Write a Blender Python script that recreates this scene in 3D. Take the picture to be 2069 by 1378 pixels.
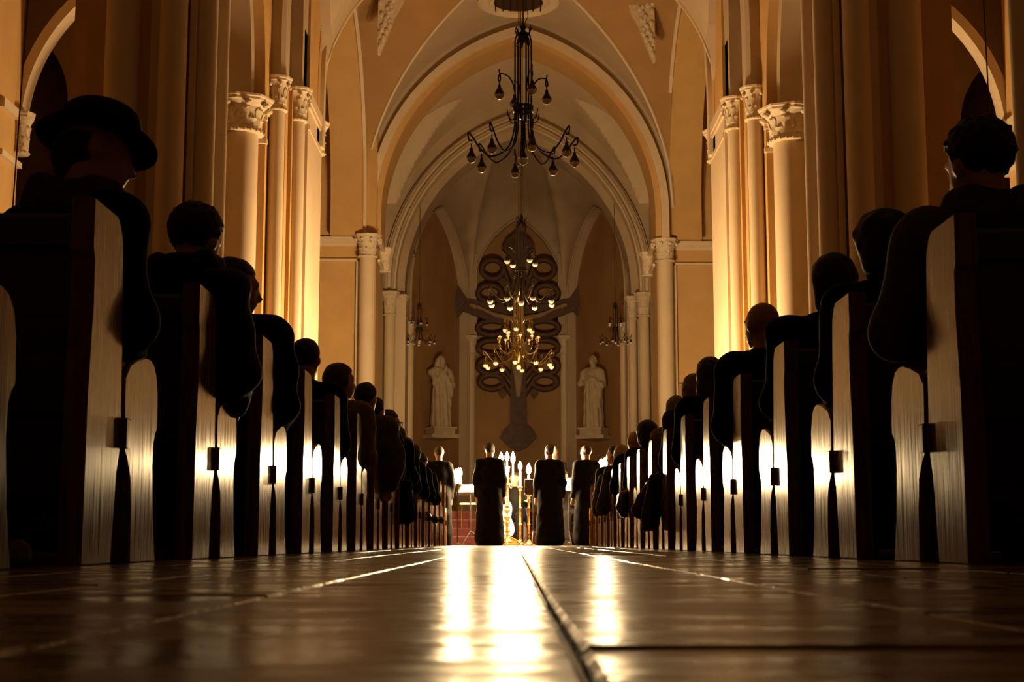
import bpy, math, random
import numpy as np
from mathutils import Vector, Matrix
for o in list(bpy.data.objects): bpy.data.objects.remove(o, do_unlink=True)
S = bpy.context.scene
COL = S.collection
random.seed(7)
PI = math.pi
R = math.radians

# ------------------------------------------------------------------ camera, world, exposure
cam_d = bpy.data.cameras.new('camera'); cam = bpy.data.objects.new('camera', cam_d); COL.objects.link(cam)
cam_d.sensor_fit = 'HORIZONTAL'; cam_d.sensor_width = 36.0
cam_d.lens = 36.0 * 2950.0 / 2069.0
cam_d.clip_start = 0.02; cam_d.clip_end = 200
cam_d.dof.use_dof = True; cam_d.dof.focus_distance = 14.0; cam_d.dof.aperture_fstop = 16.0
cam.location = (0, 0, 0.055)
cam.rotation_euler = (R(90) + math.atan(406 / 2950), 0, math.atan(5.5 / 2950))
S.camera = cam
w = bpy.data.worlds.new('world'); S.world = w; w.use_nodes = True
w.node_tree.nodes['Background'].inputs[0].default_value = (1.0, 0.6, 0.3, 1)
w.node_tree.nodes['Background'].inputs[1].default_value = 0.004
S.view_settings.view_transform = 'Standard'; S.view_settings.look = 'None'
S.view_settings.gamma = 1; S.view_settings.use_curve_mapping = False
S.view_settings.exposure = 0.0
FLAME = 2900.0                                             # radiance of a candle flame

# ------------------------------------------------------------------ materials
MATS = {}
def mat(name, base, rough=0.6, metal=0.0, var=0.12, scale=4.0, bump=0.0, bscale=None, stretch=(1, 1, 1), rvar=0.0, spec=0.5, coat=0.0, sheen=0.0, objvar=0.0, detail=6):
    m = bpy.data.materials.new(name); m.use_nodes = True
    nt = m.node_tree; N = nt.nodes; L = nt.links; b = N['Principled BSDF']
    b.inputs['Roughness'].default_value = rough; b.inputs['Metallic'].default_value = metal
    b.inputs['Specular IOR Level'].default_value = spec
    b.inputs['Coat Weight'].default_value = coat; b.inputs['Coat Roughness'].default_value = 0.25
    b.inputs['Sheen Weight'].default_value = sheen
    tc = N.new('ShaderNodeTexCoord'); mp = N.new('ShaderNodeMapping'); L.new(tc.outputs['Object'], mp.inputs[0])
    mp.inputs['Scale'].default_value = stretch
    if objvar > 0:
        oi = N.new('ShaderNodeObjectInfo'); cb = N.new('ShaderNodeCombineXYZ')
        ml = N.new('ShaderNodeMath'); ml.operation = 'MULTIPLY'; ml.inputs[1].default_value = 37.0
        L.new(oi.outputs['Random'], ml.inputs[0])
        for i in range(3): L.new(ml.outputs[0], cb.inputs[i])
        L.new(cb.outputs[0], mp.inputs['Location'])
    nz = N.new('ShaderNodeTexNoise'); nz.inputs['Scale'].default_value = scale; nz.inputs['Detail'].default_value = detail
    L.new(mp.outputs[0], nz.inputs['Vector'])
    cr = N.new('ShaderNodeValToRGB'); cr.color_ramp.elements[0].position = 0.3; cr.color_ramp.elements[1].position = 0.7
    cr.color_ramp.elements[0].color = tuple(c * (1 - var) for c in base) + (1,)
    cr.color_ramp.elements[1].color = tuple(min(1, c * (1 + var)) for c in base) + (1,)
    L.new(nz.outputs['Fac'], cr.inputs[0]); L.new(cr.outputs[0], b.inputs['Base Color'])
    if rvar > 0:
        mr = N.new('ShaderNodeMapRange'); mr.inputs[1].default_value = 0.3; mr.inputs[2].default_value = 0.7
        mr.inputs[3].default_value = max(0.02, rough - rvar); mr.inputs[4].default_value = rough + rvar
        L.new(nz.outputs['Fac'], mr.inputs[0]); L.new(mr.outputs[0], b.inputs['Roughness'])
    if bump > 0:
        n2 = N.new('ShaderNodeTexNoise'); n2.inputs['Scale'].default_value = bscale or scale * 4; n2.inputs['Detail'].default_value = 5
        L.new(mp.outputs[0], n2.inputs['Vector'])
        bp = N.new('ShaderNodeBump'); bp.inputs['Strength'].default_value = bump; bp.inputs['Distance'].default_value = 0.02
        L.new(n2.outputs['Fac'], bp.inputs['Height']); L.new(bp.outputs[0], b.inputs['Normal'])
    MATS[name] = m
    return m
mat('cream', (0.63, 0.49, 0.33), 0.7, var=0.05, scale=2.5, bump=0.05, bscale=60)
mat('ochre', (0.53, 0.315, 0.115), 0.75, var=0.07, scale=2.0, bump=0.08, bscale=45)
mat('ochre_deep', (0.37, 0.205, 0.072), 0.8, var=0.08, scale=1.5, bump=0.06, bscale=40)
mat('plaster_grey', (0.44, 0.335, 0.225), 0.8, var=0.07, scale=1.2, bump=0.06, bscale=40)
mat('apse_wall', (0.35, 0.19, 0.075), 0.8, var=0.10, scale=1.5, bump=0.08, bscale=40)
mat('carved', (0.64, 0.52, 0.37), 0.75, var=0.12, scale=14, bump=0.1, bscale=70)
mat('stone', (0.42, 0.33, 0.22), 0.8, var=0.10, scale=6, bump=0.15, bscale=40)
mat('tile', (0.155, 0.080, 0.032), 0.29, var=0.6, scale=7, bump=0.22, bscale=18, rvar=0.12, objvar=1, stretch=(0.8, 1.5, 1), spec=0.22)
mat('grout', (0.06, 0.04, 0.025), 0.7, var=0.2, scale=9, bump=0.2)
mat('floor_slab', (0.13, 0.085, 0.05), 0.4, var=0.2, scale=3, bump=0.1)
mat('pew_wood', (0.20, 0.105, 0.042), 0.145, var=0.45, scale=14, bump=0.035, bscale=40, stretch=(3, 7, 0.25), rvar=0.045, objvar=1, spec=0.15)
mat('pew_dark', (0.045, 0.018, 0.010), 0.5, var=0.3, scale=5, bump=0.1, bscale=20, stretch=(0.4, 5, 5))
mat('cushion', (0.20, 0.13, 0.08), 0.95, var=0.3, scale=30, bump=0.5, bscale=120)
mat('iron', (0.035, 0.025, 0.018), 0.42, 0.6, var=0.2, scale=20)
mat('brass', (0.72, 0.48, 0.18), 0.28, 1.0, var=0.15, scale=12, rvar=0.08)
mat('old_brass', (0.40, 0.27, 0.11), 0.35, 1.0, var=0.2, scale=12)
mat('milk_glass', (0.88, 0.80, 0.66), 0.12, var=0.03, scale=3, coat=0.5)
mat('crucifix_wood', (0.080, 0.034, 0.015), 0.6, var=0.3, scale=8, bump=0.3, bscale=30)
mat('crucifix_body', (0.30, 0.20, 0.11), 0.6, var=0.15, scale=8)
mat('skin', (0.52, 0.29, 0.19), 0.5, var=0.08, scale=9)
mat('hair_black', (0.010, 0.008, 0.006), 0.6, var=0.4, scale=40, bump=0.5, bscale=90)
mat('hair_brown', (0.045, 0.026, 0.014), 0.6, var=0.4, scale=40, bump=0.5, bscale=90)
mat('hair_blond', (0.26, 0.17, 0.08), 0.6, var=0.35, scale=40, bump=0.5, bscale=90)
mat('hair_grey', (0.22, 0.19, 0.16), 0.7, var=0.3, scale=40, bump=0.4, bscale=90)
mat('felt_black', (0.008, 0.007, 0.007), 0.95, var=0.3, scale=30)
mat('cloth_black', (0.007, 0.006, 0.006), 0.9, var=0.3, scale=14, bump=0.3, bscale=25, spec=0.12)
mat('cloth_navy', (0.009, 0.009, 0.013), 0.75, var=0.3, scale=14, bump=0.3, bscale=25, spec=0.2)
mat('cloth_brown', (0.040, 0.028, 0.018), 0.9, var=0.3, scale=14, bump=0.3, bscale=25)
mat('cloth_grey', (0.085, 0.070, 0.055), 0.9, var=0.2, scale=30, bump=0.3, bscale=60)
mat('cloth_tan', (0.22, 0.15, 0.085), 0.9, var=0.2, scale=30, bump=0.3, bscale=60)
mat('scarf', (0.055, 0.040, 0.032), 0.95, var=0.4, scale=40, bump=0.6, bscale=80)
mat('cuff', (0.22, 0.16, 0.10), 0.9, var=0.1, scale=20)
mat('leather_black', (0.012, 0.010, 0.008), 0.25, var=0.2, scale=10, bump=0.1)
mat('paper', (0.85, 0.80, 0.70), 0.7, var=0.03, scale=6)
mat('ink', (0.03, 0.02, 0.02), 0.8)
mat('violin_wood', (0.16, 0.042, 0.012), 0.25, var=0.25, scale=6, coat=0.6)
mat('wax', (0.85, 0.72, 0.48), 0.5, var=0.04, scale=8)
mat('red_carpet', (0.07, 0.009, 0.007), 0.95, var=0.2, scale=20, bump=0.3, bscale=150)
mat('nosing', (0.13, 0.05, 0.035), 0.6)
mat('plaque', (0.38, 0.20, 0.075), 0.45, var=0.1, scale=10)
mat('plaque_edge', (0.10, 0.03, 0.012), 0.5)
mat('night_glass', (0.03, 0.022, 0.015), 0.25, var=0.3, scale=3)
mat('wire', (0.10, 0.07, 0.04), 0.4, 0.8)
def emit(name, col, st):
    m = bpy.data.materials.new(name); m.use_nodes = True; nt = m.node_tree
    nt.nodes.remove(nt.nodes['Principled BSDF'])
    e = nt.nodes.new('ShaderNodeEmission'); e.inputs[0].default_value = col + (1,); e.inputs[1].default_value = st
    nt.links.new(e.outputs[0], nt.nodes['Material Output'].inputs[0]); MATS[name] = m
emit('flame', (1.0, 0.68, 0.33), FLAME)
M = MATS

# ------------------------------------------------------------------ mesh helpers
class MB:
    def __init__(s): s.v = []; s.f = []
    def add(s, vs, fs):
        n = len(s.v); s.v += [tuple(map(float, v)) for v in vs]; s.f += [tuple(n + i for i in f) for f in fs]; return s
    def box(s, x0, x1, y0, y1, z0, z1, ch=0.0):
        if ch <= 0:
            return s.add([(x0,y0,z0),(x1,y0,z0),(x1,y1,z0),(x0,y1,z0),(x0,y0,z1),(x1,y0,z1),(x1,y1,z1),(x0,y1,z1)],
                  [(0,3,2,1),(4,5,6,7),(0,1,5,4),(1,2,6,5),(2,3,7,6),(3,0,4,7)])
        vs = []                                             # chamfered top edge
        for (i, z) in ((0, z0), (0, z1 - ch), (ch, z1)):
            vs += [(x0+i,y0+i,z),(x1-i,y0+i,z),(x1-i,y1-i,z),(x0+i,y1-i,z)]
        fs = [(0,3,2,1),(8,9,10,11)]
        for k in (0, 4):
            for i in range(4): j = (i+1) % 4; fs.append((k+i,k+j,k+4+j,k+4+i))
        return s.add(vs, fs)
    def lathe(s, prof, c=(0,0,0), n=24, sy=1.0, ax=None):
        vs = []; fs = []
        for (r, z) in prof:
            for i in range(n):
                a = 2*PI*i/n; vs.append((c[0]+r*math.cos(a), c[1]+r*math.sin(a)*sy, c[2]+z))
        for k in range(len(prof)-1):
            for i in range(n):
                j = (i+1) % n; fs.append((k*n+i, k*n+j, (k+1)*n+j, (k+1)*n+i))
        fs.append(tuple(range(n))[::-1]); fs.append(tuple((len(prof)-1)*n+i for i in range(n)))
        return s.add(vs, fs)
    def tube(s, pts, r, n=8, closed=False):
        P = [Vector(p) for p in pts]; m = len(P)
        rr = r if isinstance(r, (list, tuple)) else [r]*m
        vs = []; fs = []; up = Vector((0.13, 0.37, 0.92)).normalized()
        for k in range(m):
            if closed: t = P[(k+1) % m]-P[k-1]
            else: t = P[min(k+1, m-1)]-P[max(k-1, 0)]
            if t.length < 1e-9: t = Vector((0,0,1))
            t.normalize(); a = t.cross(up)
            if a.length < 1e-3: a = t.cross(Vector((1,0,0)))
            a.normalize(); b = t.cross(a); up = up if not k else (-(a.cross(t))).normalized() if False else up
            for i in range(n):
                q = 2*PI*i/n; vs.append(P[k]+(a*math.cos(q)+b*math.sin(q))*rr[k])
        for k in range(m if closed else m-1):
            kk = (k+1) % m
            for i in range(n):
                j = (i+1) % n; fs.append((k*n+i, k*n+j, kk*n+j, kk*n+i))
        if not closed: fs.append(tuple(range(n))[::-1]); fs.append(tuple((m-1)*n+i for i in range(n)))
        return s.add(vs, fs)
    def prism(s, poly, lo, hi, axis='x'):
        # poly in the two other axes (x: (y,z), y: (x,z), z: (x,y))
        def P(p, t):
            return {'x': (t, p[0], p[1]), 'y': (p[0], t, p[1]), 'z': (p[0], p[1], t)}[axis]
        n = len(poly)
        vs = [P(p, lo) for p in poly]+[P(p, hi) for p in poly]
        fs = [tuple(range(n)), tuple(range(2*n-1, n-1, -1))]
        for i in range(n): j = (i+1) % n; fs.append((i, n+i, n+j, j))
        return s.add(vs, fs)
    def ball(s, c, r, n=12, m=8, top=1.0):
        rr = r if isinstance(r, (list, tuple)) else (r, r, r)
        vs = [(c[0], c[1], c[2]-rr[2])]; fs = []
        for k in range(1, m):
            a = -PI/2+PI*k/m
            for i in range(n): q = 2*PI*i/n; vs.append((c[0]+rr[0]*math.cos(a)*math.cos(q), c[1]+rr[1]*math.cos(a)*math.sin(q), c[2]+rr[2]*math.sin(a)))
        vs.append((c[0], c[1], c[2]+rr[2]))
        for i in range(n): fs.append((0, 1+(i+1) % n, 1+i))
        for k in range(m-2):
            for i in range(n):
                j = (i+1) % n; a = 1+k*n; fs.append((a+i, a+j, a+n+j, a+n+i))
        e = len(vs)-1; a = 1+(m-2)*n
        for i in range(n): fs.append((a+i, a+(i+1) % n, e))
        return s.add(vs, fs)
    def side(s, sd):
        if sd == 'R': s.v = [(0.12-x, y+0.5, z) for (x, y, z) in s.v]
        return s
    def mesh(s, name, m=None, smooth=0.6):
        me = bpy.data.meshes.new(name); me.from_pydata(s.v, [], s.f); me.validate()
        if m: me.materials.append(M[m])
        fix(me, smooth); return me
    def build(s, name, m, parent=None, smooth=0.6, loc=None):
        return link(name, s.mesh(name, m, smooth), parent, loc)
def fix(me, smooth=0.6):
    import bmesh
    bm = bmesh.new(); bm.from_mesh(me); bmesh.ops.recalc_face_normals(bm, faces=bm.faces); bm.to_mesh(me); bm.free()
    if smooth:
        me.polygons.foreach_set('use_smooth', [True]*len(me.polygons)); me.set_sharp_from_angle(angle=smooth)
    me.update()
def link(name, me, parent=None, loc=None, rot=None):
    o = bpy.data.objects.new(name, me); COL.objects.link(o)
    if parent: o.parent = parent
    if loc is not None: o.location = loc
    if rot is not None: o.rotation_euler = rot
    return o
def thing(name, label, cat, loc=(0,0,0), rz=0, group=None):
    o = link(name, None, None, loc, (0,0,rz)); o.empty_display_size = 0.2
    return tag(o, label, cat, group)
def tag(o, label, cat, group=None):
    o['label'] = label; o['category'] = cat
    if group: o['group'] = group
    return o
def struct(o, label=None):
    o['kind'] = 'structure'
    if label: o['label'] = label
    return o
def copy_tree(o, parent=None):
    c = o.copy(); COL.objects.link(c)
    if parent: c.parent = parent
    for ch in o.children: copy_tree(ch, c)
    return c
ORD = ['first','second','third','fourth','fifth','sixth','seventh','eighth','ninth','tenth','eleventh','twelfth','thirteenth','fourteenth','fifteenth','sixteenth']

# pointed arch: list of (u, z) from one foot over the apex to the other foot
def arch_pts(a, c, z0, n=20, foot=None):
    Rr = a+c; t1 = math.acos(c/Rr); L = []
    for i in range(n+1):
        t = t1*i/n; L.append((-(Rr*math.cos(t)-c), z0+Rr*math.sin(t)))
    L = L+[(-u, z) for (u, z) in L[-2::-1]]
    if foot is not None and foot < z0-1e-4: L = [(-a, foot)]+L+[(a, foot)]
    return L
def arch_z(u, a, c, z0):
    u = abs(u)
    if u >= a: return z0
    return z0+math.sqrt(max(0, (a+c)**2-(u+c)**2))
def arch_band(mb, axis, cu, a, c, z0, th, n0, n1, foot=None, n=20, half=False, outer=None):
    I = arch_pts(a, c, z0, n, foot); O = arch_pts(a+th, c, z0, n, foot if foot is not None else None) if outer is None else arch_pts(*outer, n)
    if half: I = I[:len(I)//2+1]; O = O[:len(O)//2+1]
    m = min(len(I), len(O)); vs = []; fs = []
    for (i, o) in zip(I, O):
        for (p, nn) in ((i, n0), (i, n1), (o, n1), (o, n0)):
            u = cu+p[0]; vs.append((u, nn, p[1]) if axis == 'x' else (nn, u, p[1]))
    for k in range(m-1):
        for i in range(4): j = (i+1) % 4; fs.append((4*k+i, 4*k+j, 4*k+4+j, 4*k+4+i))
    fs.append((0,1,2,3)); fs.append((4*m-4, 4*m-3, 4*m-2, 4*m-1))
    return mb.add(vs, fs)
def arch_wall(mb, axis, cu, a, c, z0, u0, u1, ztop, n0, n1, foot=0.0, n=16):
    # solid wall from u0 to u1 with a pointed opening that stands on the foot
    I = arch_pts(a, c, z0, n); vs = []; fs = []
    for (u, z) in I:
        for (q, nn) in ((z, n0), (z, n1), (ztop, n1), (ztop, n0)):
            vs.append((cu+u, nn, q) if axis == 'x' else (nn, cu+u, q))
    for k in range(len(I)-1):
        for i in range(4): j = (i+1) % 4; fs.append((4*k+i, 4*k+j, 4*k+4+j, 4*k+4+i))
    mb.add(vs, fs)
    for (p, q) in ((u0, cu-a), (cu+a, u1)):
        if q-p > 1e-4:
            if axis == 'x': mb.box(p, q, n0, n1, foot, ztop)
            else: mb.box(n0, n1, p, q, foot, ztop)
    return mb
def vault(mb, x0, x1, y0, y1, fa, fb, nx=72, ny=60):
    vs = []; fs = []
    for j in range(ny+1):
        for i in range(nx+1):
            x = x0+(x1-x0)*i/nx; y = y0+(y1-y0)*j/ny
            vs.append((x, y, max(fa(x), fb(y))))
    for j in range(ny):
        for i in range(nx): a = j*(nx+1)+i; fs.append((a, a+nx+1, a+nx+2, a+1))
    return mb.add(vs, fs)

# ------------------------------------------------------------------ implicit surfaces (bodies, statues)
def rotm(yaw=0, pitch=0, roll=0):
    return np.array((Matrix.Rotation(yaw, 3, 'Z') @ Matrix.Rotation(roll, 3, 'Y') @ Matrix.Rotation(pitch, 3, 'X')))
def d_cap(P, a, b, ra, rb):
    a = np.array(a, float); b = np.array(b, float); d = b-a; L2 = max(1e-9, d.dot(d))
    t = np.clip(((P-a) @ d)/L2, 0, 1); q = P-a-t[..., None]*d
    return np.sqrt((q*q).sum(-1))-(ra+(rb-ra)*t)
def d_ell(P, c, r, Rm=None):
    q = P-np.array(c, float)
    if Rm is not None: q = q @ Rm
    r = np.array(r, float); k0 = np.sqrt(((q/r)**2).sum(-1)); k1 = np.sqrt(((q/(r*r))**2).sum(-1))
    return k0*(k0-1)/np.maximum(k1, 1e-6)
def smin(a, b, k):
    h = np.clip(0.5+0.5*(b-a)/k, 0, 1); return b*(1-h)+a*h-k*h*(1-h)
def sdf(prims, k=0.03, off=0.0, cut=None, disp=None):
    def f(P):
        D = None
        for p in prims:
            d = d_cap(P, *p[1:]) if p[0] == 'c' else d_ell(P, *p[1:])
            D = d if D is None else smin(D, d, k)
        D = D-off
        if disp is not None: D = D+disp(P)
        if cut is not None: D = np.maximum(D, cut(P))
        return D
    return f
def bounds(prims, pad):
    lo = np.full(3, 1e9); hi = -lo
    for p in prims:
        if p[0] == 'c':
            for q, r in ((p[1], p[3]), (p[2], p[4])): lo = np.minimum(lo, np.array(q)-r); hi = np.maximum(hi, np.array(q)+r)
        else:
            r = max(p[2]); lo = np.minimum(lo, np.array(p[1])-r); hi = np.maximum(hi, np.array(p[1])+r)
    return lo-pad, hi+pad
def surf(name, f, lo, hi, h, m):
    n = np.maximum(4, np.ceil((hi-lo)/h).astype(int)+1)
    ax = [lo[i]+h*np.arange(n[i]) for i in range(3)]
    G = np.stack(np.meshgrid(*ax, indexing='ij'), -1)
    V = f(G.reshape(-1, 3)).reshape(n)
    ins = V < 0
    cs = ins[:-1,:-1,:-1].astype(int)
    tot = np.zeros(np.array(n)-1, int); acc = np.zeros(tuple(np.array(n)-1)+(3,)); cnt = np.zeros(np.array(n)-1)
    def sl(a, d): return slice(d, n[a]-1+d)
    cor = [(i,j,k) for i in (0,1) for j in (0,1) for k in (0,1)]
    for c in cor: tot += ins[sl(0,c[0]), sl(1,c[1]), sl(2,c[2])]
    for c in cor:
        for a in range(3):
            if c[a]: continue
            d = list(c); d[a] = 1
            v0 = V[sl(0,c[0]), sl(1,c[1]), sl(2,c[2])]; v1 = V[sl(0,d[0]), sl(1,d[1]), sl(2,d[2])]
            x = (v0 < 0) != (v1 < 0); t = np.where(x, v0/np.where(x, v0-v1, 1), 0)
            for q in range(3):
                acc[..., q] += np.where(x, c[q]+(t if q == a else 0), 0)
            cnt += x
    act = cnt > 0; idx = np.full(act.shape, -1); idx[act] = np.arange(act.sum())
    ijk = np.argwhere(act); pos = lo+h*(ijk+acc[act]/cnt[act][:, None])
    quads = []
    for a in range(3):
        b, c = (a+1) % 3, (a+2) % 3
        s0 = [slice(None)]*3; s1 = [slice(None)]*3; s0[a] = slice(0, n[a]-1); s1[a] = slice(1, n[a])
        x = ins[tuple(s0)] != ins[tuple(s1)]
        e = np.argwhere(x)
        ok = (e[:, b] > 0) & (e[:, c] > 0) & (e[:, b] < n[b]-1) & (e[:, c] < n[c]-1); e = e[ok]
        if not len(e): continue
        def g(db, dc):
            q = e.copy(); q[:, b] -= db; q[:, c] -= dc; return idx[q[:,0], q[:,1], q[:,2]]
        Q = np.stack([g(1,1), g(0,1), g(0,0), g(1,0)], 1)
        fl = ins[tuple(s0)][e[:,0], e[:,1], e[:,2]]
        Q[~fl] = Q[~fl][:, ::-1]; quads.append(Q)
    Q = np.concatenate(quads) if quads else np.zeros((0,4), int)
    me = bpy.data.meshes.new(name)
    me.from_pydata(pos.tolist(), [], Q.tolist())
    me.polygons.foreach_set('use_smooth', [True]*len(me.polygons)); me.materials.append(M[m]); me.update()
    return me
def blob(name, prims, m, parent, h=0.015, k=0.03, off=0.0, cut=None, disp=None, loc=None):
    lo, hi = bounds(prims, off+3*h)
    return link(name, surf(name, sdf(prims, k, off, cut, disp), lo, hi, h, m), parent, loc)

# ================================================================== THE CHURCH
# nave half-width about 3.36 m round x = 0.06; right-hand piers stand half a metre farther than the left-hand ones
XC = 0.08
def loc_side(sd, x, y): return (x, y) if sd == 'L' else (0.12-x, y+0.5)
side_name = {'L': 'left', 'R': 'right'}

# ---- floor: a slab with the aisle tiles laid on it one by one
fl = struct(MB().box(-9.5, 9.6, -8, 42.5, -0.30, -0.012).build('floor', 'floor_slab', smooth=0), 'brown stone floor of the nave')
TW, TL, GAP = 0.285, 0.755, 0.006
tmb = MB()
def rtile(mb, w_, l_, z0, z1, ch=0.004):
    return mb.box(-w_/2, w_/2, -l_/2, l_/2, z0, z1, ch)
tile_me = rtile(tmb, TW-GAP, TL-GAP, -0.012, 0.0).mesh('tile', 'tile', smooth=0)
cols = [-4.5, -3.5, -2.5, -1.5, -0.5, 0.5, 1.5, 2.5, 3.5, 4.5]
nt_ = 0
for ci, c in enumerate(cols):
    x = 0.032+c*TW
    for r_ in range(29):
        y = 0.79+(r_-0.5)*TL-(0 if ci % 2 else TL/2)
        if nt_ >= 300: break
        o = link('tile', tile_me, fl, (x, y, random.uniform(-0.0012, 0.0008)), (random.gauss(0, 0.0011), random.gauss(0, 0.0016), random.gauss(0, 0.0015)))
        nt_ += 1
MB().box(-9.5, -1.43, -8, 42.5, -0.012, -0.003).box(1.49, 9.6, -8, 42.5, -0.012, -0.003).box(-1.43, 1.49, 22.3, 42.5, -0.012, -0.003).box(-1.43, 1.49, -8, 0.0, -0.012, -0.003).build('outer_paving', 'floor_slab', fl, 0)

# ---- outer shell
struct(MB().box(-9.5, 9.6, -8.4, -8.0, 0, 13).build('wall_back', 'ochre', smooth=0), 'ochre back wall behind the pews')
for sd in 'LR':
    n = side_name[sd]
    a = struct(MB().box(-7.4, -7.0, -8, 20.0, 0, 10).side(sd).build('wall_'+n, 'ochre', smooth=0), 'ochre outer wall of the %s aisle' % n)
    MB().box(-7.0, -6.93, 19.2, 20.0, 5.25, 5.33).box(-7.0, -6.93, 19.2, 20.0, 5.92, 6.05).side(sd).build('cornice', 'cream', a)
    # cross wall at the end of the aisle with a lancet
    b = struct(arch_wall(MB(), 'x', -7.42, 0.46, 0.886, 6.85 if sd == 'L' else 6.6, -9.4, -4.5, 10, 22.0, 22.35, 0.0).side(sd).build('wall_aisle_end_'+n, 'ochre', smooth=0), 'ochre wall closing the %s aisle' % n)
    struct(MB().box(-9.3, -4.6, 23.6, 23.7, 0, 10).box(-8.3, -8.2, 22.35, 23.6, 0, 10).box(-4.7, -4.6, 22.35, 23.6, 0, 10).side(sd).build('wall_shade_box_'+n, 'apse_wall', smooth=0), 'dark wall added behind the lancet opening of the %s aisle to keep it in shade' % n)  # walls added to shut out candlelight, so the lancet opening stays dark
    struct(arch_band(MB(), 'x', -5.55, 1.43, 1.06, 5.9, 0.14, 20.0, 20.3, 5.9, half=True).side(sd).build('trim_aisle_arch_'+n, 'cream'), 'plaster arch over the %s aisle' % n)
    struct(MB().box(-7.4, -4.0, 15.8, 22.0, 9.2, 9.5).box(-7.4, -4.0, -8, 15.8, 9.2, 9.5).side(sd).build('ceiling_aisle_'+n, 'plaster_grey', smooth=0), 'plaster ceiling of the %s aisle' % n)
    # transept east wall (ochre, facing the nave), its far side wall and ceiling
    e = struct(MB().box(-9.4, -3.02, 31.25, 32.35, 0, 13).side(sd).build('wall_transept_'+n, 'ochre', smooth=0), 'ochre transept wall facing the pews on the %s' % n)
    MB().box(-9.4, -3.40, 31.16, 31.26, 6.50, 6.64).box(-9.4, -3.40, 31.20, 31.26, 6.44, 6.50).box(-9.4, -3.42, 31.19, 31.26, 6.10, 6.16).side(sd).build('cornice', 'cream', e)
    MB().box(-3.44, -3.37, 31.17, 31.26, 0, 6.1).side(sd).build('edge_moulding', 'cream', e)
    MB().box(-2.99, -2.93, 31.3, 32.3, 6.1, 6.16).box(-2.99, -2.90, 31.3, 32.3, 6.5, 6.62).side(sd).build('jamb_cornice', 'cream', e)
    struct(MB().box(-9.7, -9.4, 22, 32.4, 0, 13).side(sd).build('wall_transept_outer_'+n, 'ochre', smooth=0), 'ochre outer wall of the %s transept' % n)
    struct(MB().box(-9.7, -3.9, 22.0, 32.4, 11.6, 11.8).side(sd).build('ceiling_transept_'+n, 'plaster_grey', smooth=0), 'plaster ceiling of the %s transept' % n)
    # nave wall above the arcade, side arch towards the transept
    nw = MB()
    arch_wall(nw, 'y', 19.1, 2.7, 0.6, 7.4, 16.4, 21.8, 13, -4.55, -4.0, 7.4)
    arch_wall(nw, 'y', 12.95, 2.9, 0.6, 7.4, 9.9, 15.9, 13, -4.55, -4.0, 7.4)
    nw.box(-4.55, -4.0, -8, 9.9, 7.4, 13)
    struct(nw.side(sd).build('wall_clerestory_'+n, 'plaster_grey'), 'plaster wall above the %s arcade' % n)
    ar = MB()
    arch_band(ar, 'y', 18.8, 2.32, 0.4, 6.8, 0.5, -4.28, -3.94, 6.66)
    struct(ar.side(sd).build('trim_arcade_arch_'+n, 'plaster_grey'), 'inner rib of the %s arcade arch' % n)
    ar = MB(); arch_band(ar, 'y', 18.8, 2.58, 0.4, 6.8, 0.9, -4.5, -3.78, 6.66)
    struct(ar.side(sd).build('trim_arcade_order_'+n, 'ochre'), 'outer order of the %s arcade arch' % n)
    ar = MB(); arch_band(ar, 'y', 27.65, 3.35, 0.25, 7.3, 0.6, -4.0, -3.30, 6.65)
    struct(ar.side(sd).build('trim_transept_arch_'+n, 'ochre'), 'ochre side arch opening to the %s transept' % n)
    ar = MB(); arch_band(ar, 'y', 27.65, 3.50, 0.25, 7.3, 0.2, -3.36, -3.23, 6.66)
    struct(ar.side(sd).build('trim_transept_moulding_'+n, 'cream'), 'cream moulding round the %s transept arch' % n)
    aw = MB(); arch_wall(aw, 'y', 27.65, 3.6, 0.25, 7.3, 24.05, 31.25, 13, -3.9, -3.31, 7.3)
    struct(aw.side(sd).build('wall_crossing_'+n, 'ochre'), 'ochre wall above the %s transept arch' % n)

# ---- vaults
fA = lambda x: arch_z(x-XC, 3.42, 1.05, 7.35)
AX = (3.42, 1.05, 7.35); AY = (3.65, 0.9, 7.23)            # half-span, centre offset, springing of the two vault profiles
def arch_inv(z, a, c, z0): return a if z <= z0 else max(0.0, math.sqrt(max(0, (a+c)**2-(z-z0)**2))-c)
YCX = 27.85; nn_ = 40; groin = {}
for k, sgn in enumerate((1, -1)):
    mb = MB(); vs = []; fs = []
    for i in range(2*nn_+1):                                 # east / west cells, level along the nave
        x = AX[0]*(i-nn_)/nn_; z = arch_z(x, *AX); yg = min(AY[0], arch_inv(z, *AY))
        vs += [(XC+x, YCX+sgn*yg, z), (XC+x, YCX+sgn*3.65, z)]
        if sgn == 1: groin[i] = (x, yg, z)
    for i in range(2*nn_): fs.append((2*i, 2*i+1, 2*i+3, 2*i+2))
    struct(mb.add(vs, fs).build('ceiling_crossing_%d' % (k+1), 'plaster_grey', smooth=0.35), ['grey vault cell over the triumphal arch', 'grey vault cell on the nave side of the crossing'][k])
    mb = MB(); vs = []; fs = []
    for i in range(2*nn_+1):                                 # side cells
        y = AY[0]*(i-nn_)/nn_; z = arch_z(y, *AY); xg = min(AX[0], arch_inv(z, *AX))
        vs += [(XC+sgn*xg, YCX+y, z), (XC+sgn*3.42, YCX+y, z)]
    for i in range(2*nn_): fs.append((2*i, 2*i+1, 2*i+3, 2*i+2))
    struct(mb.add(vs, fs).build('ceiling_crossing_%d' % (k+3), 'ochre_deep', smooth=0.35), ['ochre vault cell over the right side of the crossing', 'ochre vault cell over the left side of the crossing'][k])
rbm = MB()
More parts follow.
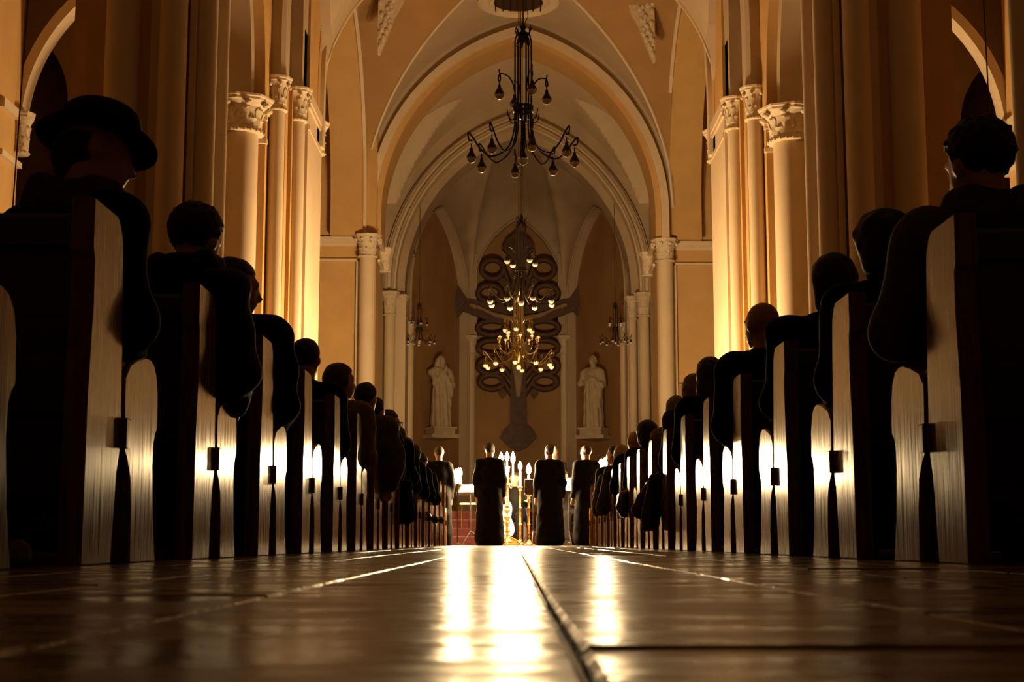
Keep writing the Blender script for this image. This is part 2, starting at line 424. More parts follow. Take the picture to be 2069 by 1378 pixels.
for sx_ in (-1, 1):
    for sy_ in (-1, 1):
        P_ = [(XC+sx_*abs(groin[i][0]), YCX+sy_*groin[i][1], groin[i][2]-0.01) for i in range(nn_, 2*nn_+1)]
        rbm.tube(P_, 0.035, 6)
struct(rbm.build('trim_8', 'cream'), 'thin ribs along the groins of the crossing vault')
for y0 in (17.0, 9.8, 2.6, -8.0):
    y1 = {17.0: 24.2, 9.8: 17.0, 2.6: 9.8, -8.0: 2.6}[y0]
    struct(vault(MB(), XC-3.45, XC+3.45, y0, y1, fA, lambda y: arch_z(y-(y0+y1)/2, (y1-y0)/2, 0.9, 7.35), 30, 30).build('ceiling_nave', 'plaster_grey', smooth=0.35), 'groin vault over the nave')
struct(vault(MB(), XC-3.35, XC+3.35, 32.3, 36.3, lambda x: arch_z(x-XC, 3.35, 1.3, 6.9), lambda y: arch_z(y-34.3, 2.0, 1.9, 7.3)).build('ceiling_chancel', 'cream', smooth=0.35), 'groin vault over the chancel')
# ceiling rose of the crossing
rose = MB(); prof = [(0.52, 0.05), (0.52, -0.04), (0.60, -0.06), (0.66, 0.0), (0.74, -0.02), (0.80, -0.07), (0.86, -0.05), (0.88, 0.06)]
n_ = 48; vs = []; fs = []
for (r_, z_) in prof:
    for i in range(n_): vs.append((XC+r_*math.cos(2*PI*i/n_), 29.55+r_*math.sin(2*PI*i/n_), 11.36+z_))
for k in range(len(prof)-1):
    for i in range(n_): j = (i+1) % n_; fs.append((k*n_+i, k*n_+j, (k+1)*n_+j, (k+1)*n_+i))
rose.add(vs, fs)
ro = rose.build('ceiling_rose', 'cream'); tag(ro, 'round plaster ring in the vault above the crossing', 'ceiling rose')
g = MB().lathe([(0.53, 0.0), (0.53, 0.04), (0.3, 0.06)], (XC, 29.55, 11.33), 40); g.build('grille', 'pew_dark', ro)
for i in range(7): MB().box(XC-0.5+i*0.16, XC-0.47+i*0.16, 29.1, 30.0, 11.30, 11.33).build('grille_bar', 'iron', ro)

# ---- triumphal arch, chancel arch
YA = 31.5
t = struct(arch_band(MB(), 'x', XC, 3.02, 1.09, 7.2, 0.30, YA-0.05, YA+1.0, 6.62).build('trim_1', 'ochre'), 'ochre soffit of the triumphal arch')
t = struct(arch_band(MB(), 'x', XC, 3.14, 1.09, 7.2, 0.17, YA-0.18, YA-0.04, 6.62).build('trim_2', 'cream'), 'cream moulding edging the triumphal arch')
t = struct(arch_band(MB(), 'x', XC, 3.28, 1.09, 7.2, 0.0, YA-0.03, YA+0.3, outer=(3.44, 1.07, 7.40)).build('trim_7', 'plaster_grey'), 'plaster ring behind the triumphal arch moulding')
t = struct(arch_band(MB(), 'x', XC, 3.05, 1.30, 6.4, 0.32, 35.95, 36.5, 6.2).build('trim_3', 'cream'), 'cream chancel arch before the apse')
t = struct(arch_band(MB(), 'x', XC, 3.10, 1.30, 6.4, 0.06, 35.86, 35.97, 6.2).build('trim_4', 'plaster_grey'), 'inner roll of the chancel arch')
t = struct(arch_band(MB(), 'x', XC, 3.26, 1.30, 6.4, 0.06, 35.86, 35.97, 6.2).build('trim_5', 'plaster_grey'), 'outer roll of the chancel arch')
t = struct(arch_wall(MB(), 'x', XC, 3.30, 1.30, 6.4, XC-3.6, XC+3.6, 13, 36.1, 36.4, 6.2).build('wall_chancel_arch', 'plaster_grey'), 'plaster wall over the chancel arch')
t = struct(arch_band(MB(), 'x', XC, 2.86, 1.30, 6.4, 0.6, 36.4, 37.3, 5.7).build('trim_6', 'plaster_grey'), 'apse arch rib')
for sd in 'LR':
    n = side_name[sd]
    struct(MB().box(-3.75, -3.27, 32.3, 36.3, 0, 9).side(sd).build('wall_chancel_'+n, 'cream', smooth=0), 'plain %s wall of the chancel' % n)
    struct(MB().box(-3.3, -2.72, 36.0, 37.4, 0, 6.2).side(sd).build('wall_apse_pier_'+n, 'cream', smooth=0), '%s pier carrying the chancel arch' % n)

# ---- apse: three facets with blind lancets, ribbed vault
PA = [(-2.80, 37.0), (-1.235, 41.0), (1.40, 41.0), (2.97, 37.0)]
BOSS = Vector((XC, 37.0, 11.0))
def facet(k, a_frac, z0, c, apex_dy):
    p0 = Vector((PA[k][0], PA[k][1], 0)); p1 = Vector((PA[k+1][0], PA[k+1][1], 0)); u = (p1-p0); Lf = u.length; u.normalize()
    nrm = Vector((u.y, -u.x, 0))
    if nrm.y > 0: nrm = -nrm
    mid = (p0+p1)/2; a = Lf/2*a_frac
    W = lambda q, z, d: mid+u*q+nrm*d+Vector((0, 0, z))
    wall = MB(); H = 9.6
    wall.add([W(-Lf/2-0.1, 0, -0.25), W(Lf/2+0.1, 0, -0.25), W(Lf/2+0.1, H, -0.25), W(-Lf/2-0.1, H, -0.25),
              W(-Lf/2-0.1, 0, -0.5), W(Lf/2+0.1, 0, -0.5), W(Lf/2+0.1, H, -0.5), W(-Lf/2-0.1, H, -0.5)], [(0,1,2,3),(4,5,6,7),(0,1,5,4),(1,2,6,5),(2,3,7,6),(3,0,4,7)])
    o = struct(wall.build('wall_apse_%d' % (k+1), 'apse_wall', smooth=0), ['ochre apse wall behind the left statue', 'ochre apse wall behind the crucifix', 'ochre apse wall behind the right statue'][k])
    # surround with lancet opening
    sr = MB(); I = arch_pts(a, c, z0, 18, 0.0); vs = []; fs = []
    for (q, z) in I:
        e = -Lf/2 if q < 0 else Lf/2
        vs += [W(q, z, -0.26), W(q, z, 0.0), W(e, z, 0.0), W(e, z, -0.26)]
    for i in range(len(I)-1):
        for j in range(4): jj = (j+1) % 4; fs.append((4*i+j, 4*i+jj, 4*i+4+jj, 4*i+4+j))
    apex = len(I)//2
    sr.add(vs, [f for f in fs])
    sr.build('jamb', 'plaster_grey', o)
    mo = MB(); mo.tube([W(q*1.0, z, 0.03) for (q, z) in arch_pts(a+0.02, c, z0, 18, 0.0)], 0.035, 6); mo.build('moulding', 'plaster_grey', o)
    # vault severy from the lancet head up to the boss
    sv = MB(); A = arch_pts(Lf/2, c, z0-0.25, 18); A = [(q, z) for (q, z) in A]; vs = []; fs = []; ns = 14
    zmax = max(z for _, z in A); za = z0+math.sqrt((a+c)**2-c*c)
    for (q, z) in A:
        z = z*1.0+(za+0.05-zmax)*((z-(z0-0.25))/(zmax-(z0-0.25)))
        p = W(q, z, 0.0)
        for i in range(ns+1):
            s_ = i/ns*PI/2; hf = 1-math.cos(s_); vf = math.sin(s_); vs.append(Vector((p.x+(BOSS.x-p.x)*hf, p.y+(BOSS.y-p.y)*hf, p.z+(BOSS.z-p.z)*vf)))
    for i in range(len(A)-1):
        for j in range(ns): b = i*(ns+1)+j; fs.append((b, b+1, b+ns+2, b+ns+1))
    sv.add(vs, fs); struct(sv.build('ceiling_apse_%d' % (k+1), 'plaster_grey', smooth=0.8), ['vault cell over the left apse lancet', 'vault cell over the middle apse lancet', 'vault cell over the right apse lancet'][k])
    return W
W1 = facet(0, 0.88, 6.45, 0.9, 0)
W2 = facet(1, 0.915, 7.25, 1.0, 0)
W3 = facet(2, 0.88, 6.45, 0.9, 0)
# ================================================================== COLUMNS AND PIERS
def leaf_mesh(name='leaf'):
    mb = MB(); vs = []; fs = []; n = 7
    for i in range(n):
        t_ = i/(n-1)
        wd = 0.40*(1-0.25*t_)*(0.75+0.25*math.cos(t_*9))*(1 if i < n-1 else 0.45)
        out = 0.06+0.10*t_+0.42*max(0, t_-0.55)**1.2
        z = t_ if t_ < 0.8 else 0.8+0.2*(t_-0.8)/0.2*(0.6 if i < n-1 else 0.1)
        if i == n-1: z = 0.74
        vs += [(-wd, out-0.05, z), (0, out+0.09, z+0.02), (wd, out-0.05, z), (0, out-0.12, z)]
    for i in range(n-1):
        for j in range(4): jj = (j+1) % 4; fs.append((4*i+j, 4*i+jj, 4*i+4+jj, 4*i+4+j))
    fs += [(0,1,2,3), (4*n-4, 4*n-3, 4*n-2, 4*n-1)]
    return mb.add(vs, fs).mesh(name, 'carved', 0.9)
LEAF = leaf_mesh()
def capital(parent, x, y, z0, z1, r, leaves=8, seg=True, half=None):
    hc = z1-z0
    mb = MB()
    mb.lathe([(r*1.02, 0), (r*1.16, 0.012*hc), (r*1.20, 0.04*hc), (r*1.12, 0.075*hc), (r*1.0, 0.09*hc), (r*1.0, 0.2*hc), (r*1.02, 0.5*hc), (r*1.15, 0.72*hc), (r*1.42, 0.84*hc)], (0, 0, 0), 24)
    mb.lathe([(r*1.45, 0.84*hc), (r*1.62, 0.86*hc), (r*1.64, 0.92*hc), (r*1.74, 0.945*hc), (r*1.76, hc), (r*1.2, hc)], (0, 0, 0), 8)
    c = mb.build('capital', 'carved', parent, 0.5, (x, y, z0))
    nb = 20
    bd = MB()
    for i in range(nb): a = 2*PI*i/nb; bd.ball((r*1.17*math.cos(a), r*1.17*math.sin(a), 0.045*hc), r*0.10, 6, 4)
    bd.build('bead_ring', 'carved', c)['kind'] = 'stuff'
    def lv(a, z, s, hgt, rad):
        o = link('leaf', LEAF, c, (rad*math.cos(a), rad*math.sin(a), z), (0, 0, a-PI/2)); o.scale = (s, s*0.9, hgt)
    if seg:
        for i in range(leaves):
            lv(2*PI*i/leaves, 0.10*hc, r*0.85, 0.36*hc, r*0.93)
            lv(2*PI*(i+0.5)/leaves, 0.20*hc, r*0.95, 0.56*hc, r*0.98)
        vo = MB()
        for i in range(8):
            a = 2*PI*(i+0.5)/8
            vo.ball((r*1.5*math.cos(a), r*1.5*math.sin(a), 0.76*hc), (r*0.2, r*0.2, 0.075*hc), 8, 6)
        vo.build('volutes', 'carved', c, 0.9)['kind'] = 'stuff'
    else:
        vo = MB()
        for i in range(leaves):
            for (off, z, s, hh) in ((0, 0.10*hc, r*0.85, 0.36*hc), (0.5, 0.2*hc, r*0.95, 0.58*hc)):
                a = 2*PI*(i+off)/leaves; ca, sa = math.cos(a-PI/2), math.sin(a-PI/2)
                vs = []
                for v in LEAF.vertices:
                    lx, ly, lz = v.co.x*s, v.co.y*s*0.9+r*0.95, v.co.z*hh+z
                    vs.append((lx*ca-ly*sa, lx*sa+ly*ca, lz))
                vo.add(vs, [tuple(p.vertices) for p in LEAF.polygons])
        vo.build('leaves', 'carved', c, 0.9)['kind'] = 'stuff'
    return c
def shaft(parent, x, y, r, z0, z1, m='cream', base=True):
    mb = MB(); pr = []
    if base: pr = [(r*1.5, 0), (r*1.5, 0.18), (r*1.35, 0.2), (r*1.38, 0.26), (r*1.15, 0.30), (r*1.2, 0.36), (r, 0.42)]
    else: pr = [(r, 0)]
    pr = pr+[(r, z1-z0)]
    return mb.lathe(pr, (0, 0, 0), 32).build('shaft', m, parent, 0.6, (x, y, z0))

for sd in 'LR':
    n = side_name[sd]
    # pier whose lit face looks at the candles, at the crossing
    p = thing('clustered_pier', 'tall clustered pier with three leafy capitals, brightly lit, %s of the crossing' % n, 'pier', (0, 0, 0))
    MB().box(-4.9, -3.85, 22.6, 24.3, 0, 7.19).box(-4.45, -3.80, 21.62, 24.3, 0, 6.66).box(-3.80, -3.56, 22.0, 24.3, 0, 7.19).box(-3.86, -3.50, 22.25, 24.3, 0, 7.19).side(sd).build('pier_core', 'ochre', p, 0)
    MB().box(-3.56, -3.30, 22.6, 24.28, 0, 7.0).side(sd).build('pilaster', 'cream', p, 0)
    MB().box(-3.36, -3.285, 22.68, 24.25, 6.60, 6.68).box(-3.40, -3.25, 22.62, 24.32, 7.02, 7.19).box(-3.40, -3.27, 22.62, 24.30, 6.94, 7.02).side(sd).build('pilaster_cornice', 'cream', p, 0)
    MB().box(-4.5, -3.77, 21.56, 21.66, 6.06, 6.13).box(-4.52, -3.74, 21.52, 21.66, 6.50, 6.66).box(-4.5, -3.77, 21.56, 21.66, 6.43, 6.50).side(sd).build('back_cornice', 'cream', p, 0)
    for (x, y, r_, zc) in ((-3.68, 21.92, 0.122, 6.65), (-3.455, 22.5, 0.125, 6.65), (-4.11, 21.35, 0.25, 6.12)):
        X, Y = loc_side(sd, x, y); shaft(p, X, Y, r_, 0, zc+0.01); capital(p, X, Y, zc, zc+0.54, r_*1.10, 8)
    X, Y = loc_side(sd, -3.40, 24.36); capital(p, X, Y, 6.62, 7.19, 0.13, 8, seg=False)
    rb = MB()
    for (x0, x1, y0, y1) in ((-3.82, -3.56, 21.82, 22.3), (-3.57, -3.36, 22.42, 22.8)):
        I = [(0, 7.19), (0, 8.2), (0.02, 9.0), (0.07, 9.8), (0.16, 10.6), (0.32, 11.4)]
        vs = []; fs = []
        for (dx, z) in I:
            for (a_, b_) in ((x0, y0), (x1-0.06, y0), (x1, y0+0.07), (x1, y1), (x0, y1)): vs.append((a_+dx, b_, z))
        for k in range(len(I)-1):
            for i in range(5): j = (i+1) % 5; fs.append((5*k+i, 5*k+j, 5*k+5+j, 5*k+5+i))
        rb.add(vs, fs)
    rb.box(-3.86, -3.36, 22.3, 24.3, 7.19, 13)
    MB().box(-3.52, -3.31, 22.78, 24.3, 7.19, 12.6).side(sd).build('pilaster_extension', 'ochre', p, 0)
    rb.side(sd).build('vault_rib', 'plaster_grey', p)
    # nearer nave pier with two round shafts
    for (dy, what, cat) in ((0.0, 'dim nave pier with two round shafts running up out of view, %s side' % n, 'pier'), (-7.6 if sd == 'L' else -7.05, 'nave pier at the very %s edge of the view, nearest to the camera' % n, 'pier')):
        q = thing('nave_pier', what, cat, (0, 0, 0))
        MB().box(-4.7, -3.66, 15.42+dy, 16.4+dy, 0, 13).box(-4.9, -4.0, 15.62+dy, 16.2+dy, 0, 13).box(-3.68, -3.42, 15.55+dy, 16.3+dy, 0, 13).side(sd).build('pier_core', 'ochre', q, 0)
        MB().box(-3.565, -3.50, 15.42+dy, 15.7+dy, 0, 13).side(sd).build('fillet', 'cream', q, 0)
        MB().box(-3.98, -3.86, 15.36+dy, 15.5+dy, 0, 13).side(sd).build('edge_fillet', 'cream', q, 0)
        for (x, y, r_) in ((-3.425, 15.60, 0.125), (-3.71, 15.27, 0.148), (-4.29, 15.40, 0.19), (-3.425, 16.25, 0.125)):
            X, Y = loc_side(sd, x, y+dy); shaft(q, X, Y, r_, 0, 13)
    # column of the triumphal arch
    c = thing('column', 'round column with leafy capital carrying the triumphal arch, %s side' % n, 'column', (0, 0, 0))
    X, Y = loc_side(sd, -3.19, 31.10); shaft(c, X, Y, 0.175, 0, 6.15); capital(c, X, Y, 6.15, 6.65, 0.175, 8, seg=True)
    X, Y = loc_side(sd, -2.93, 32.3); capital(c, X, Y, 6.05, 6.6, 0.12, 8, seg=False)
    c = thing('twin_column', 'pair of slender columns with leafy capitals carrying the chancel arch, %s side' % n, 'column', (0, 0, 0))
    for (x, y, r_, zt) in ((-3.10, 35.85, 0.135, 6.22), (-2.84, 36.15, 0.11, 6.18)):
        X, Y = loc_side(sd, x, y-(0.3 if sd == 'R' else 0)); shaft(c, X, Y, r_, 0, zt-0.6); capital(c, X, Y, zt-0.6, zt, r_*1.05, 8, seg=False)
    c = thing('slim_column', 'slim column with leafy capital at the %s end of the apse' % n, 'column', (0, 0, 0))
    X, Y = loc_side(sd, -2.70, 37.15); shaft(c, X, Y-(0.3 if sd == 'R' else 0), 0.11, 0, 5.05); capital(c, X, Y-(0.3 if sd == 'R' else 0), 5.05, 5.65, 0.12, 8, seg=False)
    c = thing('slim_column', 'slim wall column with small capital between the crucifix and the %s statue' % n, 'column', (0, 0, 0))
    X, Y = (PA[1][0], PA[1][1]-0.1) if sd == 'L' else (PA[2][0], PA[2][1]-0.1); shaft(c, X, Y, 0.125, 0, 5.3); capital(c, X, Y, 5.3, 5.82, 0.14, 8, seg=False)
    MB().box(X-0.17, X+0.17, Y-0.06, Y+0.3, 5.8, 8.2).build('rib_springer', 'plaster_grey', c, 0)
    # respond capital at the end of the aisle wall
    c = thing('respond_capital', 'leafy wall capital at the far end of the %s aisle' % n, 'capital', (0, 0, 0))
    X, Y = loc_side(sd, -6.98, 20.0); capital(c, X, Y, 5.45, 6.05, 0.12, 8, seg=False)
    # carved foliage panel high in the crossing corner
    mb = MB(); mb.prism([(-2.80, 9.95), (-2.76, 9.95), (-2.60, 10.35), (-2.46, 10.75), (-2.30, 11.05), (-2.14, 11.5), (-2.10, 11.75), (-2.80, 11.75)], 28.74, 28.9, 'y')
    o = mb.side(sd).build('carved_spandrel', 'carved', smooth=0); tag(o, 'carved foliage panel high in the %s corner of the crossing' % n, 'carving')
    rnd = random.Random(3); lf = MB()
    for i in range(26):
        z = 10.1+1.15*(i/26); wmax = 0.06+0.42*((z-9.95)/1.3)
        x = -2.77+rnd.random()*wmax*0.85; lf.ball((x, 28.73, z), (0.05, 0.035, 0.065), 7, 5)
    lf.side(sd).build('foliage', 'carved', o)['kind'] = 'stuff'

# ================================================================== PEWS
TALL = [(0,0),(.25,0),(.268,.14),(.28,.23),(.30,.28),(.302,.36),(.29,.55),(.268,.78),(.258,.825),(.235,.855),(.205,.872),(.0,.872),(.0,.745),(.014,.725),(.018,.62),(.008,.50),(.0,.40)]
SHORT = [(.43,0),(.42,.14),(.405,.22),(.37,.265),(.343,.285),(.34,.32),(.328,.42),(.328,.475),(.345,.49),(.375,.515),(.45,.536),(.53,.553),(.575,.555),(.62,.545),(.655,.515),(.675,.46),(.68,.40),(.68,.365),(.66,.35),(.645,.325),(.642,.26),(.665,.12),(.70,0)]
def bevel_prism(poly, lo, hi, b=0.006):
    # end board with a small chamfer all round on the outer face
    mb = MB(); n = len(poly); cx = sum(p[0] for p in poly)/n; cy = sum(p[1] for p in poly)/n
    P = [Vector((p[0], p[1])) for p in poly]; ins = []
    area = sum(P[i].x*P[(i+1) % n].y-P[(i+1) % n].x*P[i].y for i in range(n)); sg = 1 if area > 0 else -1
    for i in range(n):
        e0 = (P[i]-P[i-1]).normalized(); e1 = (P[(i+1) % n]-P[i]).normalized()
        n0 = Vector((-e0.y, e0.x))*sg; n1 = Vector((-e1.y, e1.x))*sg; q = (n0+n1)
        q = q.normalized() if q.length > 1e-6 else n0
        ins.append(P[i]+q*b)
    vs = [(lo, p.x, p.y) for p in P]+[(hi-b if hi > lo else hi+b, p.x, p.y) for p in P]+[(hi, p.x, p.y) for p in ins]
    fs = [tuple(range(n)), tuple(range(3*n-1, 2*n-1, -1))]
    for k in (0, n):
        for i in range(n): j = (i+1) % n; fs.append((k+i, k+j, k+n+j, k+n+i))
    return mb.add(vs, fs)
def make_pew(side):
    sg = 1 if side == 'L' else -1                      # +1: aisle end points to +x
    p = link('pew', None)
    LEN = 1.95
    def X(a): return sg*a                               # a: distance from the aisle face, negative = into the pew
    bevel_prism(TALL, X(-0.055), X(0)).build('back_post', 'pew_wood', p, 0.5)
    bevel_prism(SHORT, X(-0.055), X(0)).build('front_post', 'pew_wood', p, 0.5)
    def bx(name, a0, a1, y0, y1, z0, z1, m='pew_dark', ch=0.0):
        x0, x1 = sorted((X(a0), X(a1))); return MB().box(x0, x1, y0, y1, z0, z1, ch).build(name, m, p, 0)
    bx('seat_rail', -0.05, 0.016, 0.300, 0.345, 0.292, 0.368, 'pew_wood', 0.004)
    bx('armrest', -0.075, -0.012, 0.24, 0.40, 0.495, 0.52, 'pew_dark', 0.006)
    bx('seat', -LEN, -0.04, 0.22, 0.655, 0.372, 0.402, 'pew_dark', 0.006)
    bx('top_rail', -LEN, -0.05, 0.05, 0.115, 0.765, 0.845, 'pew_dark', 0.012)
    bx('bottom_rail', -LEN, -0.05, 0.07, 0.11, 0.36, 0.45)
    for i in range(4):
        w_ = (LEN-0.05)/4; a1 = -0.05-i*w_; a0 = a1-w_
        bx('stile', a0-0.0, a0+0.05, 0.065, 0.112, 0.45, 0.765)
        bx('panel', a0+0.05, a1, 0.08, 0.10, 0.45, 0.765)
    bx('light_stop_panel', -LEN, -0.05, 0.085, 0.105, 0.03, 0.36)  # board added to block light showing through under the pew
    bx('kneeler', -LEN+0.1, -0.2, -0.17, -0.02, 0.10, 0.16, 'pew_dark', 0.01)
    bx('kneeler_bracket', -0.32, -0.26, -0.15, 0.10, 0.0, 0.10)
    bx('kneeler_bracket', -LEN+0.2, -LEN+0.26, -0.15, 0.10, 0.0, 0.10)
    o = bevel_prism(TALL, X(-LEN+0.0), X(-LEN-0.05)).build('back_post', 'pew_wood', p, 0.5)
    o = bevel_prism(SHORT, X(-LEN+0.0), X(-LEN-0.05)).build('front_post', 'pew_wood', p, 0.5)
    return p
PEW_L = lambda k: 3.40+1.17*k
PEW_R = lambda k: 3.58+1.165*k
for side in 'LR':
    proto = make_pew(side); nm = side_name[side]
    for i, k in enumerate(range(-1, 16)):
        o = proto if i == 0 else copy_tree(proto)
        o.location = (-1.0, PEW_L(k), 0) if side == 'L' else (1.10, PEW_R(k), 0)
        lb = 'varnished wooden pew cut off by the %s edge of the view, nearest to the camera' % nm if i == 0 else ('varnished wooden pew %s of the aisle, the farthest one, by the musicians' % nm if k == 15 else 'varnished wooden pew %s of the aisle, %s whole one from the camera' % (nm, ORD[i-1]))
        tag(o, lb, 'pew', 'pews on the %s of the aisle' % nm)
cu = MB(); vs = []
cu.tube([(-1.42, 3.10, 0.03), (-1.30, 3.12, 0.03), (-1.15, 3.14, 0.030), (-1.05, 3.15, 0.030), (-1.035, 3.15, 0.03)], [0.030, 0.033, 0.033, 0.030, 0.015], 10)
cu.tube([(-1.42, 3.02, 0.028), (-1.25, 3.04, 0.028), (-1.09, 3.06, 0.026), (-1.07, 3.06, 0.026)], [0.028, 0.03, 0.028, 0.015], 10)
tag(cu.build('floor_cushion', 'cushion'), 'brown cloth roll lying on the floor by the nearest left pew', 'cushion')

# ================================================================== PEOPLE
def headgroup(c, Rm):
    c = np.array(c, float)
    def T(v): return c+Rm @ np.array(v, float)
    E_ = lambda v, r: ('e', T(v), r, Rm)
    C_ = lambda a, b, ra, rb: ('c', T(a), T(b), ra, rb)
    head = [E_((0, -0.012, 0.025), (0.074, 0.093, 0.088)), E_((0, 0.022, -0.03), (0.060, 0.070, 0.082)), E_((0, 0.055, -0.092), (0.032, 0.030, 0.024)),
            C_((0, 0.088, 0.005), (0, 0.110, -0.034), 0.009, 0.014), E_((0.076, -0.005, -0.012), (0.012, 0.024, 0.032)), E_((-0.076, -0.005, -0.012), (0.012, 0.024, 0.032)),
            C_((-0.035, 0.080, 0.022), (0.035, 0.080, 0.022), 0.010, 0.010), C_((-0.02, 0.086, -0.064), (0.02, 0.086, -0.064), 0.008, 0.008)]
    return head, E_, C_, T
def noise_disp(amp, fr, ph=0.0):
    return lambda P: amp*(np.sin(P[..., 0]*fr+ph)*np.sin(P[..., 1]*fr*1.1+1.3*ph)*np.sin(P[..., 2]*fr*0.9+0.7+ph))
def person(label, x, y, rz=0.0, pose='sit', h=0.016, lean=(0.0, 0.02), turn=0.0, nod=0.0, tilt=0.0, scale=1.0, hair='short', hairm='hair_black',
           coat='cloth_black', legs='cloth_black', hat=False, scarf=False, arms=None, seed=0, z=0.0, shoulders=0.168, group='people sitting in the pews', puff=0.0, long_coat=False, cuff=False, hood=False, glasses=False, twist=0.0):
    p = thing('person', label, 'person', (x, y, z), rz, group); p.scale = (scale,)*3
    V3 = lambda *a: np.array(a, float)
    if pose == 'sit':
        pel = V3(0, 0, 0.50); nb = pel+V3(lean[0], lean[1]+0.0, 0.46)
        kn = [V3(s*0.11, 0.44, 0.49) for s in (-1, 1)]; an = [V3(s*0.11, 0.42, 0.09) for s in (-1, 1)]
    else:
        pel = V3(0, 0, 0.94); nb = pel+V3(lean[0], lean[1], 0.49)
        kn = [V3(s*0.09, 0.02, 0.50) for s in (-1, 1)]; an = [V3(s*0.09, 0.0, 0.09) for s in (-1, 1)]
    ch = pel*0.42+nb*0.58; ch[2] += 0.0
    Rm = rotm(turn, -nod, tilt); Tw = rotm(twist)
    hc = nb+V3(lean[0]*0.25, 0.02+lean[1]*0.15+math.sin(nod)*0.05, 0.165-abs(math.sin(nod))*0.03)
    head, E_, C_, T = headgroup(hc, Rm)
    sh = [nb+Tw @ V3(s*shoulders, -0.005, -0.065) for s in (-1, 1)]
    if arms is None:
        arms = [((s*0.055, 0.06, -0.27), (-s*0.10, 0.24, -0.03)) for s in (-1, 1)] if pose == 'sit' else [((s*0.05, -0.02, -0.30), (-s*0.0, 0.10, -0.25)) for s in (-1, 1)]
    el = [sh[i]+Tw @ V3(*arms[i][0]) for i in (0, 1)]; wr = [el[i]+V3(*arms[i][1]) for i in (0, 1)]
    hips = [pel+V3(s*0.09, 0.02, -0.02) for s in (-1, 1)]
    torso = [('e', pel+V3(0, 0, 0.02), (0.165, 0.125, 0.13)), ('e', ch, (0.165, 0.115, 0.20)), ('c', sh[0]+Tw @ V3(0.03, 0, 0.0), sh[1]-Tw @ V3(0.03, 0, 0.0), 0.068, 0.068), ('c', nb-V3(0, 0, 0.07), nb+V3(0, 0, 0.01), 0.085, 0.062)]
    armp = []
    for i in (0, 1): armp += [('c', sh[i], el[i], 0.060, 0.046), ('c', el[i], wr[i], 0.046, 0.032)]
    hand = []
    for i in (0, 1):
        d = wr[i]-el[i]; d = d/np.linalg.norm(d); s = -1 if i == 0 else 1
        sidev = np.cross(d, V3(0, 0, 1)); sidev = sidev/max(1e-6, np.linalg.norm(sidev)); dn = np.cross(sidev, d)
        pc = wr[i]+d*0.05; hand.append(('c', wr[i], pc, 0.028, 0.034))
        for q, (o_, ln) in enumerate(((-0.030, 0.060), (-0.010, 0.072), (0.011, 0.068), (0.031, 0.052))):
            b0 = pc+sidev*o_+d*0.02; b1 = b0+d*ln*0.55; b2 = b1+d*ln*0.3-dn*0.03
            hand += [('c', b0, b1, 0.010, 0.009), ('c', b1, b2, 0.009, 0.008)]
        hand.append(('c', pc-d*0.02+sidev*s*-0.03, pc+d*0.03+sidev*s*-0.06, 0.012, 0.010))
    legp = []
    for i in (0, 1): legp += [('c', hips[i], kn[i], 0.085, 0.060), ('c', kn[i], an[i], 0.058, 0.040)]
    foot = []
    for i in (0, 1): foot += [('c', an[i]+V3(0, -0.03, -0.045), an[i]+V3(0.0, 0.15, -0.055), 0.040, 0.034), ('c', an[i]+V3(0, -0.01, 0.02), an[i]+V3(0, -0.02, -0.04), 0.045, 0.042)]
    neck = [('c', nb-V3(0, 0, 0.02), T((0, -0.02, -0.07)), 0.058, 0.054)]
    # the body: one continuous surface
    blob('body', head+neck+torso+armp+hand+legp+foot, 'skin', p, max(h, 0.013), 0.022)
    # clothes
    ph = seed*1.7
    ctop = nb[2]-0.005
    coatp = [q for q in torso]+armp
    ncut = lambda P: np.minimum(0.0, P[..., 2]*0)-1.0
    wrc = [(wr[i], (wr[i]-el[i])/np.linalg.norm(wr[i]-el[i])) for i in (0, 1)]
    def cut(P):
        D = P[..., 2]-(nb[2]+0.035)
        for (c_, d_) in wrc:
            q = P-c_; near = np.sqrt((q*q).sum(-1))-0.09; D = np.maximum(D, np.where(near < 0, q @ d_, -1.0))
        return D
    if pose == 'sit':
        skirt = [('c', hips[i]+V3(0, 0.0, 0.0), hips[i]*0.45+kn[i]*0.55, 0.10, 0.085) for i in (0, 1)]
    else:
        zb = 0.12 if long_coat else 0.72
        skirt = [('c', V3(s*0.06, 0, 0.95), V3(s*(0.09 if long_coat else 0.07), 0, zb), 0.12, 0.14 if long_coat else 0.12) for s in (-1, 1)]
    folds = lambda P: noise_disp(0.010, 21, ph)(P)+0.006*np.sin(P[..., 2]*38+6*P[..., 0]+ph)*(1 if puff > 0 else 0.35)
    blob('coat', coatp+skirt, coat, p, h, 0.05, 0.022+puff, cut, folds)
    if scarf or hood:
        sc = []
        for k in range(10):
            a = 2*PI*k/10; b = 2*PI*(k+1)/10
            ra = 0.085 if not hood else 0.10
            f = lambda t_: nb+V3(math.cos(t_)*ra, math.sin(t_)*ra*0.9-0.005, 0.035+0.012*math.sin(2*t_+seed)+(0.02 if math.sin(t_) < 0 and hood else 0))
            sc.append(('c', f(a), f(b), 0.038, 0.038))
            if scarf: sc.append(('c', f(a)-V3(0, 0, 0.045)+V3(math.cos(a)*0.02, math.sin(a)*0.02, 0), f(b)-V3(0, 0, 0.045), 0.042, 0.042))
        blob('scarf' if scarf else 'hood', sc, 'scarf' if scarf else coat, p, h, 0.025, 0.0, None, noise_disp(0.008, 40, ph))
    else:
        cl = [('c', nb+V3(math.cos(a)*0.062, math.sin(a)*0.06, 0.015), nb+V3(math.cos(a+0.63)*0.062, math.sin(a+0.63)*0.06, 0.015), 0.024, 0.024) for a in [k*0.63 for k in range(10)]]
        blob('collar', cl, coat, p, h, 0.02)
    zcut = an[0][2]-0.005
